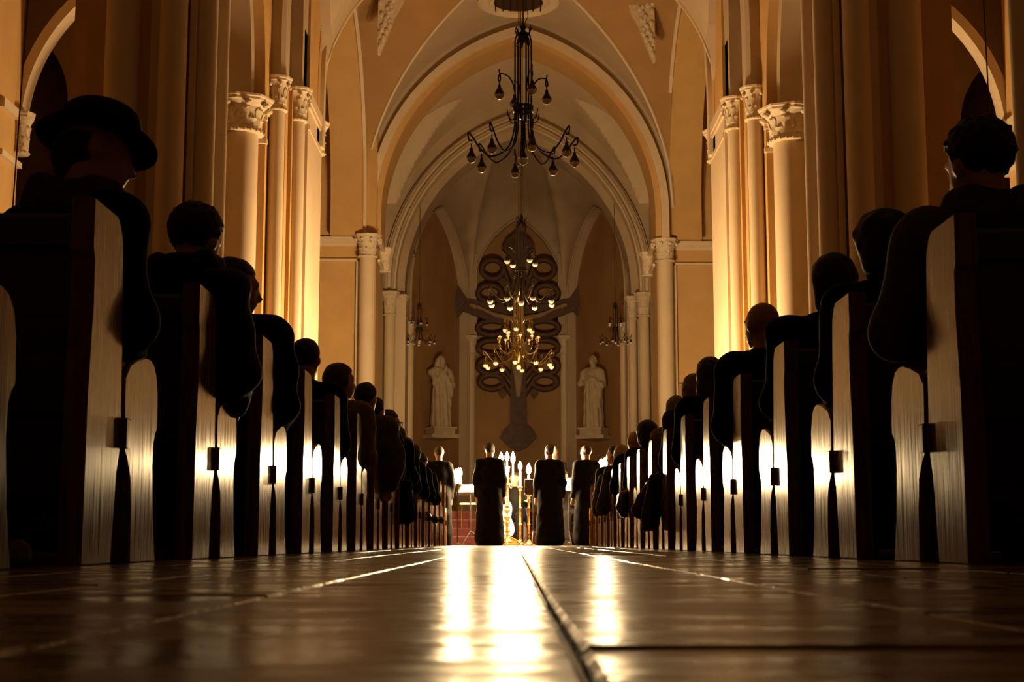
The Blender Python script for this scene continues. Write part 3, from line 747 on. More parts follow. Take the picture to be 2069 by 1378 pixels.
    blob('trousers', legp, legs, p, max(h, 0.016), 0.04, 0.018, lambda P: zcut-P[..., 2])
    for i in (0, 1): blob('shoe', foot[2*i:2*i+2], 'leather_black', p, max(0.012, h*0.8), 0.02, 0.008, lambda P: np.maximum(-(P[..., 2]-0.002), P[..., 2]-0.12))
    if cuff:
        for i in (0, 1): blob('cuff', [('c', wr[i]*0.8+el[i]*0.2, wr[i]*0.97+el[i]*0.03, 0.045, 0.042)], 'cuff', p, h, 0.02, 0.012)
    # hair and hats
    if hair != 'bald' and not hat:
        hp = [E_((0, -0.020, 0.036), (0.084, 0.100, 0.094))]
        amp, fr = 0.004, 60
        if hair == 'curly': hp = [E_((0, -0.018, 0.04), (0.094, 0.108, 0.100))]; amp, fr = 0.009, 105
        if hair == 'big': hp = [E_((0, -0.03, 0.028), (0.112, 0.115, 0.112)), E_((0, -0.05, -0.06), (0.10, 0.085, 0.09))]; amp, fr = 0.008, 60
        if hair == 'long': hp = [E_((0, -0.022, 0.034), (0.088, 0.102, 0.096)), C_((0.02, -0.06, 0.0), (0.02, -0.085, -0.20), 0.070, 0.06), C_((-0.04, -0.055, 0.0), (-0.05, -0.075, -0.19), 0.05, 0.045)]
        if hair == 'bob': hp = [E_((0, -0.02, 0.03), (0.092, 0.106, 0.098)), C_((0.055, -0.03, 0.0), (0.06, -0.03, -0.10), 0.045, 0.035), C_((-0.055, -0.03, 0), (-0.06, -0.03, -0.10), 0.045, 0.035), C_((0, -0.07, 0), (0, -0.08, -0.10), 0.06, 0.05)]
        if hair == 'bun': hp = hp+[E_((0, -0.10, 0.08), (0.045, 0.045, 0.045))]
        A = np.array(hc); Ri = Rm
        lim = 0.045 if hair in ('short', 'curly', 'bun') else 0.05
        def hcut(P):
            q = (P-A) @ Ri
            face = np.minimum(q[..., 1]-0.02, 0.055-q[..., 2])           # in front and below the hair line
            d = face
            if hair in ('short', 'curly', 'bun'): d = np.maximum(d, (-0.055-q[..., 2])-0.6*np.maximum(0, -q[..., 1]-0.03))
            return d
        blob('hair', hp, hairm, p, max(0.009, h*0.75), 0.03, 0.0, hcut, noise_disp(amp, fr, ph))
    if hair == 'ring':
        pass
    if hat:
        Mx = Matrix.Translation(Vector(hc)) @ Matrix(Rm.tolist()).to_4x4()
        hb = MB(); nn = 40
        prof = [(0.090, 0.050), (0.108, 0.042), (0.138, 0.036), (0.158, 0.040), (0.159, 0.045), (0.138, 0.043), (0.110, 0.052), (0.098, 0.062)]
        vs = []; fs = []
        for (r_, z_) in prof:
            for i in range(nn):
                a = 2*PI*i/nn; k_ = max(0, (r_-0.1)/0.09)
                dz = k_*(0.008*math.cos(2*a)-0.008*math.sin(a))
                vs.append((r_*math.cos(a)*0.98, r_*math.sin(a)*1.06, z_+dz))
        for k in range(len(prof)-1):
            for i in range(nn): j = (i+1) % nn; fs.append((k*nn+i, k*nn+j, (k+1)*nn+j, (k+1)*nn+i))
        hb.add(vs, fs)
        brim = hb.build('hat_brim', 'felt_black', p, 0.8); brim.matrix_local = Mx
        cr = MB(); prof = [(0.096, 0.045), (0.101, 0.075), (0.101, 0.105), (0.095, 0.130), (0.081, 0.146), (0.058, 0.153), (0.035, 0.154), (0.008, 0.152)]
        vs = []; fs = []
        for (r_, z_) in prof:
            for i in range(nn): a = 2*PI*i/nn; vs.append((r_*math.cos(a), r_*math.sin(a)*1.12, z_))
        for k in range(len(prof)-1):
            for i in range(nn): j = (i+1) % nn; fs.append((k*nn+i, k*nn+j, (k+1)*nn+j, (k+1)*nn+i))
        fs.append(tuple((len(prof)-1)*nn+i for i in range(nn)))
        cr.add(vs, fs); c2 = cr.build('hat_crown', 'felt_black', p, 0.9); c2.matrix_local = Mx
        bd = MB().lathe([(0.1005, 0.052), (0.1035, 0.056), (0.1035, 0.082), (0.1015, 0.086)], (0, 0, 0), nn, 1.12).build('hat_band', 'cloth_black', p); bd.matrix_local = Mx
        blob('hair', [E_((0, -0.02, 0.0), (0.082, 0.098, 0.07)), C_((0, -0.06, -0.02), (0, -0.065, -0.07), 0.045, 0.035)], hairm, p, 0.012, 0.03, 0.0, lambda P: ((P-np.array(hc)) @ Rm)[..., 1]-0.01, noise_disp(0.006, 50, ph))
    if glasses:
        g = MB(); g.tube([T((s_, 0.104, 0.006)) for s_ in (-0.06, -0.02, 0.02, 0.06)], 0.004, 5); g.tube([T((0.062, 0.104, 0.006)), T((0.082, 0.0, 0.012))], 0.004, 5); g.tube([T((-0.062, 0.104, 0.006)), T((-0.082, 0.0, 0.012))], 0.004, 5)
        for s_ in (-0.033, 0.033):
            g.tube([T((s_+0.024*math.cos(a), 0.103, -0.006+0.019*math.sin(a))) for a in [k*PI/6 for k in range(12)]], 0.003, 5, True)
        g.build('glasses', 'iron', p)
    return p
hang = lambda s: ((s*0.03, 0.02, -0.27), (-s*0.05, 0.20, -0.07))
lap = lambda s: ((s*0.05, 0.07, -0.27), (-s*0.11, 0.23, -0.02))
# ---- left of the aisle
person('person in a wide black hat and dark coat, head bowed, nearest on the left', -1.375, PEW_L(0)+0.47, 0.0, h=0.012, twist=R(-35), lean=(0.165, 0.05), turn=R(-67), nod=R(9), tilt=R(-13), hat=True, coat='cloth_black', scarf=True, arms=[lap(-1), hang(1)], seed=1, shoulders=0.185)
person('person with short curly dark hair in a hooded jacket, second on the left', -1.29, PEW_L(1)+0.46, 0.0, h=0.013, twist=R(-20), lean=(0.125, 0.05), turn=R(-28), nod=R(10), hair='curly', coat='cloth_navy', hood=True, arms=[lap(-1), hang(1)], seed=2, puff=0.012)
person('person with cropped hair shown in profile, wearing a dark jacket, third on the left', -1.255, PEW_L(2)+0.46, 0.0, h=0.013, lean=(0.03, 0.05), turn=R(-62), nod=R(6), hair='short', hairm='hair_brown', coat='cloth_black', arms=[lap(-1), hang(1)], seed=3, puff=0.016, scale=1.03)
person('person with round dark hair and collar in the fifth whole pew on the left', -1.26, PEW_L(4)+0.46, 0.0, lean=(0.02, 0.04), turn=R(-14), hair='short', hairm='hair_black', coat='cloth_black', arms=[lap(-1), hang(1)], seed=4)
person('person with light brown hair half hidden behind the fifth left pew', -1.84, PEW_L(5)+0.46, 0.0, h=0.02, lean=(0.20, 0.03), hair='bob', hairm='hair_blond', coat='cloth_brown', seed=5, arms=[lap(-1), lap(1)])
person('person with brown bobbed hair and tan shawl before the lit left wall', -1.27, PEW_L(5)+0.48, 0.0, lean=(0.08, 0.02), turn=R(-55), hair='bob', hairm='hair_brown', coat='cloth_tan', arms=[lap(-1), hang(1)], seed=6)
person('person in a bulky grey-brown coat, sleeve bulging over the left pew end', -1.24, PEW_L(6)+0.46, 0.0, lean=(0.095, 0.06), turn=R(-25), nod=R(12), hair='short', hairm='hair_black', coat='cloth_grey', arms=[lap(-1), ((0.06, 0.02, -0.26), (-0.04, 0.14, -0.16))], seed=7, puff=0.025)
person('person in dark quilted jacket behind the grey-brown coat on the left', -1.320, PEW_L(7)+0.46, 0.0, h=0.02, lean=(0.130, 0.03), turn=R(-30), hair='bun', coat='cloth_black', arms=[lap(-1), hang(1)], seed=8, puff=0.015)
person('person with glasses in profile on the left, in dark collar', -1.300, PEW_L(8)+0.46, 0.0, h=0.02, lean=(0.130, 0.03), turn=R(-60), hair='short', hairm='hair_brown', coat='cloth_black', glasses=True, seed=9)
person('person with smooth dark hair, ninth from the camera on the left', -1.300, PEW_L(9)+0.44, 0.0, h=0.022, scale=0.95, lean=(0.130, 0.03), turn=R(-20), hair='short', coat='cloth_black', arms=[lap(-1), hang(1)], seed=10)
person('person with reddish-brown hair far down the left pews', -1.300, PEW_L(10)+0.44, 0.0, h=0.024, scale=0.93, lean=(0.130, 0.02), hair='bob', hairm='hair_brown', coat='cloth_black', turn=R(-35), seed=11)
person('person with a low dark head far down the left pews, beside a pale collar', -1.300, PEW_L(11)+0.44, 0.0, h=0.024, scale=0.93, lean=(0.130, 0.02), hair='short', coat='cloth_black', seed=12)
person('hunched person farthest down the left pews, near the candle', -1.300, PEW_L(12)+0.44, 0.0, h=0.024, scale=0.92, lean=(0.130, 0.10), nod=R(20), hair='short', coat='cloth_black', seed=13)
# ---- right of the aisle
person('person with short dark hair, thick scarf and grey sleeve, nearest on the right', 1.435, PEW_R(0)+0.42, 0.0, h=0.012, lean=(-0.09, 0.04), turn=R(24), nod=R(6), hair='curly', coat='cloth_grey', scarf=True, arms=[((-0.055, 0.10, -0.25), (0.14, 0.20, -0.01)), lap(1)], seed=14, shoulders=0.20, cuff=True, scale=1.0)
person('person with very full dark hair, second on the right', 1.42, PEW_R(1)+0.46, 0.0, h=0.013, lean=(-0.06, 0.03), turn=R(12), hair='big', hairm='hair_black', coat='cloth_black', seed=15, arms=[hang(-1), lap(1)])
person('person in black leaning to the aisle with narrow dark head, third on the right', 1.42, PEW_R(2)+0.46, 0.0, h=0.013, lean=(-0.0, 0.05), turn=R(20), hair='bob', hairm='hair_black', coat='cloth_black', seed=16, arms=[hang(-1), lap(1)], scale=1.07, shoulders=0.20)
person('person with cropped greying hair and ear showing, fourth on the right', 1.36, PEW_R(3)+0.46, 0.0, h=0.014, lean=(-0.05, 0.02), turn=R(30), hair='bald', coat='cloth_black', seed=17, arms=[hang(-1), lap(1)], scale=1.05)
person('person with a smooth oval head of pulled-back hair, sixth pew on the right', 1.430, PEW_R(5)+0.46, 0.0, lean=(-0.075, 0.03), hair='long', hairm='hair_brown', coat='cloth_black', seed=18, arms=[hang(-1), lap(1)], scale=1.05, nod=R(-8))
person('person with long light-brown hair by the lit plaque on the right', 1.440, PEW_R(6)+0.46, 0.0, lean=(-0.055, 0.03), hair='long', hairm='hair_blond', coat='cloth_brown', seed=19, arms=[hang(-1), lap(1)], scale=1.06)
person('person with pale wrap over the shoulders below the right plaque', 1.470, PEW_R(7)+0.46, 0.0, h=0.02, lean=(-0.085, 0.05), hair='long', hairm='hair_blond', coat='cloth_tan', seed=20, arms=[hang(-1), lap(1)], scale=1.02)
person('person with big round black hair, far down the right pews', 1.430, PEW_R(9)+0.46, 0.0, h=0.02, lean=(-0.085, 0.03), hair='big', hairm='hair_black', coat='cloth_black', seed=21, arms=[hang(-1), lap(1)])
person('balding person just beyond the round black hair on the right', 1.420, PEW_R(10)+0.46, 0.0, h=0.022, lean=(-0.105, 0.03), turn=R(20), hair='bald', coat='cloth_black', seed=22)
person('person with fair hair far down the right pews', 1.440, PEW_R(12)+0.46, 0.0, h=0.022, lean=(-0.095, 0.03), hair='bob', hairm='hair_blond', coat='cloth_black', seed=23)
person('person with lit cheek at the far end of the right pews, above the candle', 1.430, PEW_R(13)+0.46, 0.0, h=0.022, lean=(-0.095, 0.03), turn=R(60), hair='short', coat='cloth_black', seed=24, scale=1.05)

# ================================================================== CHANDELIERS
def bez(pts, n=6):
    # Catmull-Rom through the points
    P = [Vector(p) for p in pts]; P = [P[0]*2-P[1]]+P+[P[-1]*2-P[-2]]; out = []
    for i in range(1, len(P)-2):
        for k in range(n):
            t_ = k/n; a, b, c, d = P[i-1], P[i], P[i+1], P[i+2]
            out.append(0.5*((2*b)+(c-a)*t_+(2*a-5*b+4*c-d)*t_*t_+(3*b-a-3*c+d)*t_**3))
    out.append(P[-2]); return out
def arm_obj(parent, path, ang, r_tube, lamp, m, up=False, bulb_r=0.048, name='arm'):
    # path in (radius, z); lamp: (radius, z of bulb centre)
    pts = bez([(q[0], 0, q[1]) for q in path], 5)
    a = MB().tube(pts, r_tube, 6).build(name, m, parent); a.rotation_euler = (0, 0, ang)
    bx, bz = lamp; s = -1 if up else 1
    if not up: MB().tube([(bx, 0, bz+bulb_r*3.2), (bx, 0, bz+bulb_r)], r_tube*0.8, 5).build('hanger', m, a)
    sk = MB(); sk.lathe([(bulb_r*0.30, s*bulb_r*2.2), (bulb_r*0.38, s*bulb_r*1.6), (bulb_r*0.62, s*bulb_r*1.15), (bulb_r*0.95, s*bulb_r*0.55), (bulb_r*1.05, s*bulb_r*0.30)], (bx, 0, bz), 10)
    for i in range(8):
        q = 2*PI*i/8; c_, s_ = math.cos(q), math.sin(q); R_ = bulb_r*1.04
        e = 0.36
        sk.add([(bx+R_*math.cos(q-e), R_*math.sin(q-e), bz+s*bulb_r*0.32), (bx+R_*math.cos(q+e), R_*math.sin(q+e), bz+s*bulb_r*0.32), (bx+R_*1.06*c_, R_*1.06*s_, bz-s*bulb_r*0.12), (bx+R_*0.98*c_, R_*0.98*s_, bz+s*bulb_r*0.3)], [(0,1,2),(0,2,3),(1,3,2),(0,3,1)])
    sk.build('socket', m, a); MB().ball((bx, 0, bz), bulb_r, 14, 10).build('bulb', 'milk_glass', a, 1.2)
    return a
def chandelier(label, x, y, zb, k=1.0, nlow=8, nup=4, rlow=0.52, rup=0.25, m='iron', rot=0.0, ztop=None, ring2=False, group=None):
    # zb: height of the lower bulbs; total height about 1.4 k
    c = thing('chandelier', label, 'chandelier', (x, y, zb), rot, group)
    H = 1.36*k
    rods = 6
    for i in range(rods):
        a = 2*PI*i/rods; ca, sa = math.cos(a), math.sin(a); r0 = 0.082*k
        MB().tube([(0.02*k*ca, 0.02*k*sa, H-0.06*k), (r0*0.8*ca, r0*0.8*sa, H-0.07*k), (r0*ca, r0*sa, H-0.14*k), (r0*ca, r0*sa, 0.55*k), (r0*0.95*ca, r0*0.95*sa, 0.40*k)], 0.0085*k, 6).build('rod', m, c)
    cr = MB().lathe([(0.012*k, 0), (0.03*k, 0.03*k), (0.022*k, 0.06*k), (0.035*k, 0.09*k), (0.01*k, 0.13*k)], (0, 0, H-0.08*k), 12).build('crown', m, c)
    for i in range(6):
        a = 2*PI*(i+0.5)/6; ca, sa = math.cos(a), math.sin(a)
        MB().tube([(0.02*k*ca, 0.02*k*sa, H-0.05*k), (0.06*k*ca, 0.06*k*sa, H-0.07*k), (0.085*k*ca, 0.085*k*sa, H-0.02*k), (0.075*k*ca, 0.075*k*sa, H+0.02*k)], [0.011*k, 0.012*k, 0.008*k, 0.003*k], 6).build('crown_leaf', m, cr)
        MB().tube([(0.02*k*ca, 0.02*k*sa, H-0.07*k), (0.05*k*ca, 0.05*k*sa, H-0.12*k), (0.07*k*ca, 0.07*k*sa, H-0.19*k)], [0.012*k, 0.014*k, 0.006*k], 6).build('crown_leaf', m, cr)
    rg = MB()
    for zz in (0.50, 0.545): rg.tube([(0.092*k*math.cos(2*PI*i/20), 0.092*k*math.sin(2*PI*i/20), zz*k) for i in range(20)], 0.012*k, 6, True)
    for i in range(20):
        a = 2*PI*i/20; rg.tube([(0.094*k*math.cos(a), 0.094*k*math.sin(a), 0.49*k), (0.094*k*math.cos(a), 0.094*k*math.sin(a), 0.56*k)], 0.006*k, 4)
    rg.build('collar_ring', m, c)['kind'] = 'stuff'
    for i in range(6):
        a = 2*PI*(i+0.25)/6; ca, sa = math.cos(a), math.sin(a)
        MB().tube(bez([(0.08*k*ca, 0.08*k*sa, 0.44*k), (0.12*k*ca, 0.12*k*sa, 0.40*k), (0.16*k*ca, 0.16*k*sa, 0.43*k), (0.175*k*ca, 0.175*k*sa, 0.50*k)], 4), 0.006*k, 5).build('tendril', m, c)
    for i in range(nup):
        a = 2*PI*(i+0.12)/nup; e = rup
        arm_obj(c, [(0.08*k, 0.60*k), (0.10*k, 0.75*k), (e*0.62, 0.84*k), (e*0.95, 0.86*k), (e*1.05, 0.80*k), (e*0.98, 0.78*k), (e*0.96, 0.83*k), (e*1.02, 0.90*k)], a, 0.0075*k, (e, 0.64*k), m, bulb_r=0.047*k, name='upper_arm')
    for i in range(nlow):
        a = 2*PI*(i+0.0)/nlow; e = rlow
        arm_obj(c, [(0.085*k, 0.50*k), (0.09*k, 0.32*k), (0.15*k, 0.13*k), (e*0.60, 0.03*k), (e*0.82, 0.10*k), (e*0.97, 0.21*k), (e*1.06, 0.26*k), (e*1.05, 0.19*k), (e*0.98, 0.18*k)], a, 0.0085*k, (e, 0.0), m, bulb_r=0.047*k, name='lower_arm')
    if ring2:
        for i in range(10):
            a = 2*PI*(i+0.3)/10; e = 0.60*rlow
            arm_obj(c, [(0.09*k, 0.42*k), (0.12*k, 0.28*k), (e*0.6, 0.22*k), (e*0.93, 0.28*k), (e, 0.40*k)], a, 0.008*k, (e, 0.50*k), m, up=True, bulb_r=0.036*k, name='candle_arm')
    pd = MB().lathe([(0.02*k, 0.40*k), (0.026*k, 0.30*k), (0.016*k, 0.24*k), (0.03*k, 0.18*k), (0.012*k, 0.08*k)], (0, 0, 0), 10).build('pendant_stem', m, c)
    b = MB().lathe([(0.014*k, 0.12*k), (0.03*k, 0.075*k), (0.046*k, 0.045*k)], (0, 0, -0.02*k), 10).build('pendant_socket', m, c)
    MB().ball((0, 0, 0.0 if not ring2 else -0.02*k), 0.047*k, 14, 10).build('pendant_bulb', 'milk_glass', c, 1.2)
    if ring2: MB().lathe([(0.05*k, 0.35*k), (0.09*k, 0.25*k), (0.07*k, 0.12*k), (0.02*k, 0.02*k)], (0, 0, 0), 14).build('stem_body', m, c)
    zt = ztop-zb
    MB().tube([(0, 0, H), (0, 0, zt)], 0.006, 6).build('cable', 'wire', c)
    if k > 0.95: MB().tube([(0.012*k, 0, H+0.04), (0.05*k, 0, H+0.12), (0.03, 0, H+0.3), (0.02, 0, zt)], 0.004, 5).build('power_cord', 'wire', c)
    return c
chandelier('large dark iron chandelier with unlit bulbs hanging nearest over the aisle', 0.085, 14.0, 3.775, 1.0, 8, 4, 0.515, 0.25, 'iron', R(9), 11.3)
chandelier('iron chandelier with glowing white globes hanging in front of the crucifix head', 0.10, 22.0, 3.67, 0.98, 8, 4, 0.50, 0.25, 'iron', R(20), 11.3)
chandelier('brass chandelier with two rings of lamps hanging lowest before the crucifix', 0.075, 27.5, 3.36, 1.06, 10, 6, 0.64, 0.27, 'old_brass', R(12), 11.3, ring2=True)
chandelier('small dark chandelier hanging to the left of the apse', -2.40, 36.3, 5.00, 0.74, 8, 4, 0.385, 0.20, 'iron', R(5), 10.2)
chandelier('small dark chandelier hanging to the right of the apse', 2.53, 36.3, 5.00, 0.74, 8, 4, 0.385, 0.20, 'iron', R(31), 10.2)

# ================================================================== CRUCIFIX
cx0 = 0.10; YB = 40.78
cr = thing('crucifix', 'huge dark wooden crucifix with carved scrolls on the apse wall', 'crucifix', (cx0, YB, 0))
def plate(poly, y0, y1): return MB().prism([(x, z) for (x, z) in poly], y0, y1, 'y')
bm_ = MB(); bm_.prism([(-0.24, 2.75), (0.24, 2.75), (0.20, 5.2), (0.18, 8.1), (-0.18, 8.1), (-0.20, 5.2)], -0.14, 0.22, 'y')
bm_.build('upright', 'crucifix_wood', cr, 0.5)
MB().box(-0.07, 0.07, -0.17, -0.13, 2.9, 8.0).build('upright_groove', 'crucifix_wood', cr)
for s in (-1, 1):
    arm = MB(); arm.prism([(0, 6.02), (0, 6.58), (s*0.9, 6.74), (s*1.7, 6.93), (s*1.7, 6.56), (s*0.9, 6.26)][::s], -0.12, 0.2, 'y'); arm = arm.build('cross_arm', 'crucifix_wood', cr, 0.5)
    e = MB(); cxx, czz = s*1.80, 6.74
    for (sc_, yy) in ((1.0, -0.13), (0.72, -0.19), (0.4, -0.23)):
        e.prism([(cxx-s*0.44*sc_, czz), (cxx-s*0.10*sc_, czz+0.50*sc_), (cxx+s*0.40*sc_, czz+0.06*sc_), (cxx+s*0.02*sc_, czz-0.54*sc_)], yy, 0.15, 'y')
    e.build('arm_finial', 'crucifix_wood', arm, 0.5)
for (cz_, sc0, nm) in ((8.32, 0.46, 'top_finial'), (2.95, 0.50, 'foot_finial')):
    e = MB()
    for (sc_, yy) in ((1.0, -0.16), (0.7, -0.22), (0.4, -0.26)):
        q = sc0*sc_; e.prism([(-q, cz_-0.02), (-q*0.75, cz_+q*0.45), (0, cz_+q*1.05), (q*0.75, cz_+q*0.45), (q, cz_-0.02), (q*0.5, cz_-q*0.55), (0, cz_-q*0.8), (-q*0.5, cz_-q*0.55)], yy, 0.15, 'y')
    e.build(nm, 'crucifix_wood', cr, 0.5)
for s in (-1, 1):
    for (zc, xo, rx, rz_, tail, tz) in ((7.72, 0.72, 0.31, 0.27, 0.16, 7.0), (7.02, 0.80, 0.33, 0.24, 0.14, 6.5), (6.04, 0.74, 0.40, 0.20, 0.14, 6.3), (5.48, 0.72, 0.40, 0.20, 0.12, 5.75), (4.95, 0.78, 0.34, 0.22, 0.14, 4.55), (4.50, 0.74, 0.34, 0.20, 0.14, 4.1)):
        pts = [(s*tail, 0, tz)]
        for i in range(0, 22):
            a = PI*1.0+2*PI*i/21*(1 if tz < zc else -1)
            pts.append((s*(xo+rx*math.cos(a)), -0.02, zc+rz_*math.sin(a)*(-1)))
        sc_ = MB().tube(bez(pts, 2), 0.088, 8).build('scroll', 'crucifix_wood', cr, 0.8)
        zz = zc-rz_-0.10
        MB().prism([(s*(xo-0.34), zz+0.12), (s*(xo-0.20), zz+0.10), (s*(xo-0.18), zz-0.02), (s*(xo-0.30), zz-0.18), (s*(xo-0.42), zz-0.02)], -0.06, 0.06, 'y').build('scroll_leaf', 'crucifix_wood', sc_, 0.5)
fig = [('e', (0, -0.30, 5.95), (0.23, 0.15, 0.42)), ('e', (0, -0.28, 5.55), (0.19, 0.14, 0.22)), ('e', (0.05, -0.36, 6.60), (0.115, 0.13, 0.16)), ('c', (0, -0.30, 6.28), (0.03, -0.33, 6.5), 0.075, 0.07)]
for s in (-1, 1):
    fig += [('c', (s*0.17, -0.30, 6.26), (s*0.62, -0.26, 6.36), 0.085, 0.07), ('c', (s*0.62, -0.26, 6.36), (s*1.12, -0.22, 6.60), 0.065, 0.045), ('c', (s*1.12, -0.22, 6.60), (s*1.26, -0.2, 6.64), 0.05, 0.03),
            ('c', (s*0.10, -0.28, 5.45), (s*0.09, -0.40, 4.85), 0.12, 0.085), ('c', (s*0.09, -0.40, 4.85), (s*0.03, -0.28, 4.25), 0.08, 0.055), ('c', (s*0.03, -0.28, 4.25), (s*0.03, -0.34, 4.08), 0.05, 0.04)]
    for q in range(4): fig.append(('c', (s*1.24, -0.21, 6.62+0.02*q), (s*1.36, -0.21, 6.61+0.035*q), 0.016, 0.012))
    fig.append(('c', (s*1.20, -0.21, 6.60), (s*1.26, -0.22, 6.54), 0.016, 0.012))
blob('carved_figure', fig, 'crucifix_body', cr, 0.028, 0.06)
blob('loin_cloth', [('e', (0, -0.28, 5.48), (0.22, 0.16, 0.17)), ('c', (0.2, -0.3, 5.5), (0.26, -0.3, 5.2), 0.07, 0.04)], 'crucifix_body', cr, 0.028, 0.06, 0.01, None, noise_disp(0.015, 30))

# ================================================================== STATUES
def statue(label, x, y, z, rz, hand_up):
    st = thing('statue', label, 'statue', (x, y, z), rz)
    fold = lambda P: 0.016*np.sin(np.arctan2(P[..., 1], P[..., 0])*11+P[..., 2]*2.2)*np.clip((1.45-P[..., 2])*2.5, 0, 1)+0.008*np.sin(P[..., 2]*17+P[..., 0]*22)
    robe = [('c', (0, 0, 0.06), (0, 0, 0.8), 0.27, 0.235), ('c', (0, 0, 0.8), (0, 0, 1.40), 0.235, 0.20), ('c', (-0.17, 0, 1.50), (0.17, 0, 1.50), 0.11, 0.11)]
    head = [('e', (0.0, -0.03, 1.78), (0.092, 0.11, 0.125)), ('e', (0, -0.05, 1.73), (0.07, 0.09, 0.09)), ('c', (0, 0, 1.55), (0, -0.01, 1.70), 0.075, 0.06), ('c', (0, -0.13, 1.78), (0, -0.145, 1.745), 0.012, 0.016)]
    if hand_up: arm = [('c', (-0.25, -0.02, 1.48), (-0.24, -0.10, 1.15), 0.085, 0.07), ('c', (-0.24, -0.10, 1.15), (0.03, -0.20, 1.50), 0.07, 0.045), ('c', (0.25, 0, 1.48), (0.29, -0.06, 1.15), 0.085, 0.075), ('c', (0.29, -0.06, 1.15), (0.05, -0.2, 1.35), 0.07, 0.045), ('e', (0.04, -0.21, 1.55), (0.04, 0.03, 0.08))]
    else: arm = [('c', (-0.25, -0.02, 1.48), (-0.33, -0.08, 1.18), 0.085, 0.075), ('c', (-0.33, -0.08, 1.18), (-0.02, -0.22, 1.22), 0.07, 0.045), ('c', (0.25, 0, 1.48), (0.30, -0.02, 1.12), 0.085, 0.08), ('c', (0.30, -0.02, 1.12), (0.02, -0.22, 1.30), 0.07, 0.05), ('e', (0.0, -0.23, 1.26), (0.09, 0.03, 0.04))]
    blob('body', robe+head+arm, 'stone', st, 0.02, 0.05, 0.0, None, fold)
    if hand_up: blob('veil', [('e', (0, 0.02, 1.80), (0.12, 0.12, 0.13)), ('c', (-0.06, 0.06, 1.75), (-0.14, 0.08, 1.35), 0.09, 0.11), ('c', (0.06, 0.06, 1.75), (0.14, 0.08, 1.35), 0.09, 0.11)], 'stone', st, 0.02, 0.05, 0.0, lambda P: np.minimum(-0.07-P[..., 1], 1e9)*1.0, noise_disp(0.012, 25))
    else: blob('hair', [('e', (0, 0.0, 1.81), (0.11, 0.115, 0.12)), ('c', (0.0, 0.06, 1.78), (0, 0.09, 1.58), 0.08, 0.06)], 'stone', st, 0.02, 0.04, 0.0, lambda P: -0.04-P[..., 1], noise_disp(0.014, 40))
    blob('mantle', [('c', (-0.26, 0.02, 1.46), (0.22, -0.10, 1.10), 0.10, 0.12), ('c', (0.2, -0.08, 1.12), (0.16, -0.10, 0.55), 0.11, 0.07)], 'stone', st, 0.02, 0.05, 0.012, None, lambda P: 0.012*np.sin(P[..., 0]*34+P[..., 2]*16))
    b = MB().box(-0.34, 0.34, -0.28, 0.32, -0.05, 0.0).box(-0.30, 0.30, -0.24, 0.32, -0.20, -0.05).box(-0.40, 0.40, -0.3, 0.9, -0.30, -0.20).build('console', 'stone', st, 0)
    return st
statue('stone statue of a veiled standing figure, hand raised to the face, left of the crucifix', -1.95, 38.55, 3.06, R(28), True)
statue('stone statue of a robed standing figure, arms folded, right of the crucifix', 2.08, 38.55, 3.04, R(-25), False)

# ================================================================== CANDLES, STANDS, MUSICIANS
def flame_mesh():
    mb = MB(); prof = [(0.002, -0.036), (0.013, -0.026), (0.020, -0.008), (0.018, 0.012), (0.010, 0.034), (0.001, 0.052)]
    return mb.lathe(prof, (0, 0, 0), 10).mesh('flame', 'flame', 1.2)
FL = flame_mesh()
def candle(label, x, y, z0, zf, r_=0.016, group='burning candles', fs=1.0):
    c = thing('candle', label, 'candle', (x, y, z0), 0, group); L = zf-z0-0.062*fs
    MB().lathe([(r_, 0), (r_, L*0.97), (r_*0.85, L), (r_*0.3, L-0.004)], (0, 0, 0), 12).build('wax', 'wax', c)
    MB().tube([(0, 0, L-0.005), (0.001, 0, L+0.02)], 0.002, 5).build('wick', 'ink', c)
    f = link('flame', FL, c, (0, 0, zf-z0)); f.scale = (fs*1.42, fs*1.42, fs*1.42)
    return c
def lathe_stand(parent, name, prof, m='brass', n=16): return MB().lathe(prof, (0, 0, 0), n).build(name, m, parent, 0.7)
# ornate candelabrum
cd = thing('candelabrum', 'ornate tall brass candelabrum standing at the head of the aisle', 'candelabrum', (-0.118, 22.5, 0))
lathe_stand(cd, 'base', [(0.20, 0), (0.20, 0.02), (0.15, 0.04), (0.16, 0.06), (0.10, 0.08), (0.07, 0.11), (0.05, 0.14)])
for i in range(3):
    a = 2*PI*i/3+0.5; MB().tube(bez([(0.06*math.cos(a), 0.06*math.sin(a), 0.12), (0.17*math.cos(a), 0.17*math.sin(a), 0.07), (0.22*math.cos(a), 0.22*math.sin(a), 0.02), (0.25*math.cos(a), 0.25*math.sin(a), 0.03)], 4), [0.02]*12+[0.03], 8).build('claw_foot', 'brass', cd)
lathe_stand(cd, 'stem', [(0.035, 0.12), (0.05, 0.16), (0.03, 0.19), (0.055, 0.22), (0.03, 0.26), (0.028, 0.32), (0.06, 0.35), (0.03, 0.38), (0.05, 0.42), (0.062, 0.44), (0.03, 0.47), (0.026, 0.50), (0.055, 0.54), (0.03, 0.57), (0.04, 0.60), (0.024, 0.62), (0.022, 0.88), (0.05, 0.90), (0.055, 0.92), (0.025, 0.95), (0.03, 1.0), (0.04, 1.02), (0.02, 1.06), (0.045, 1.20), (0.02, 1.21)])
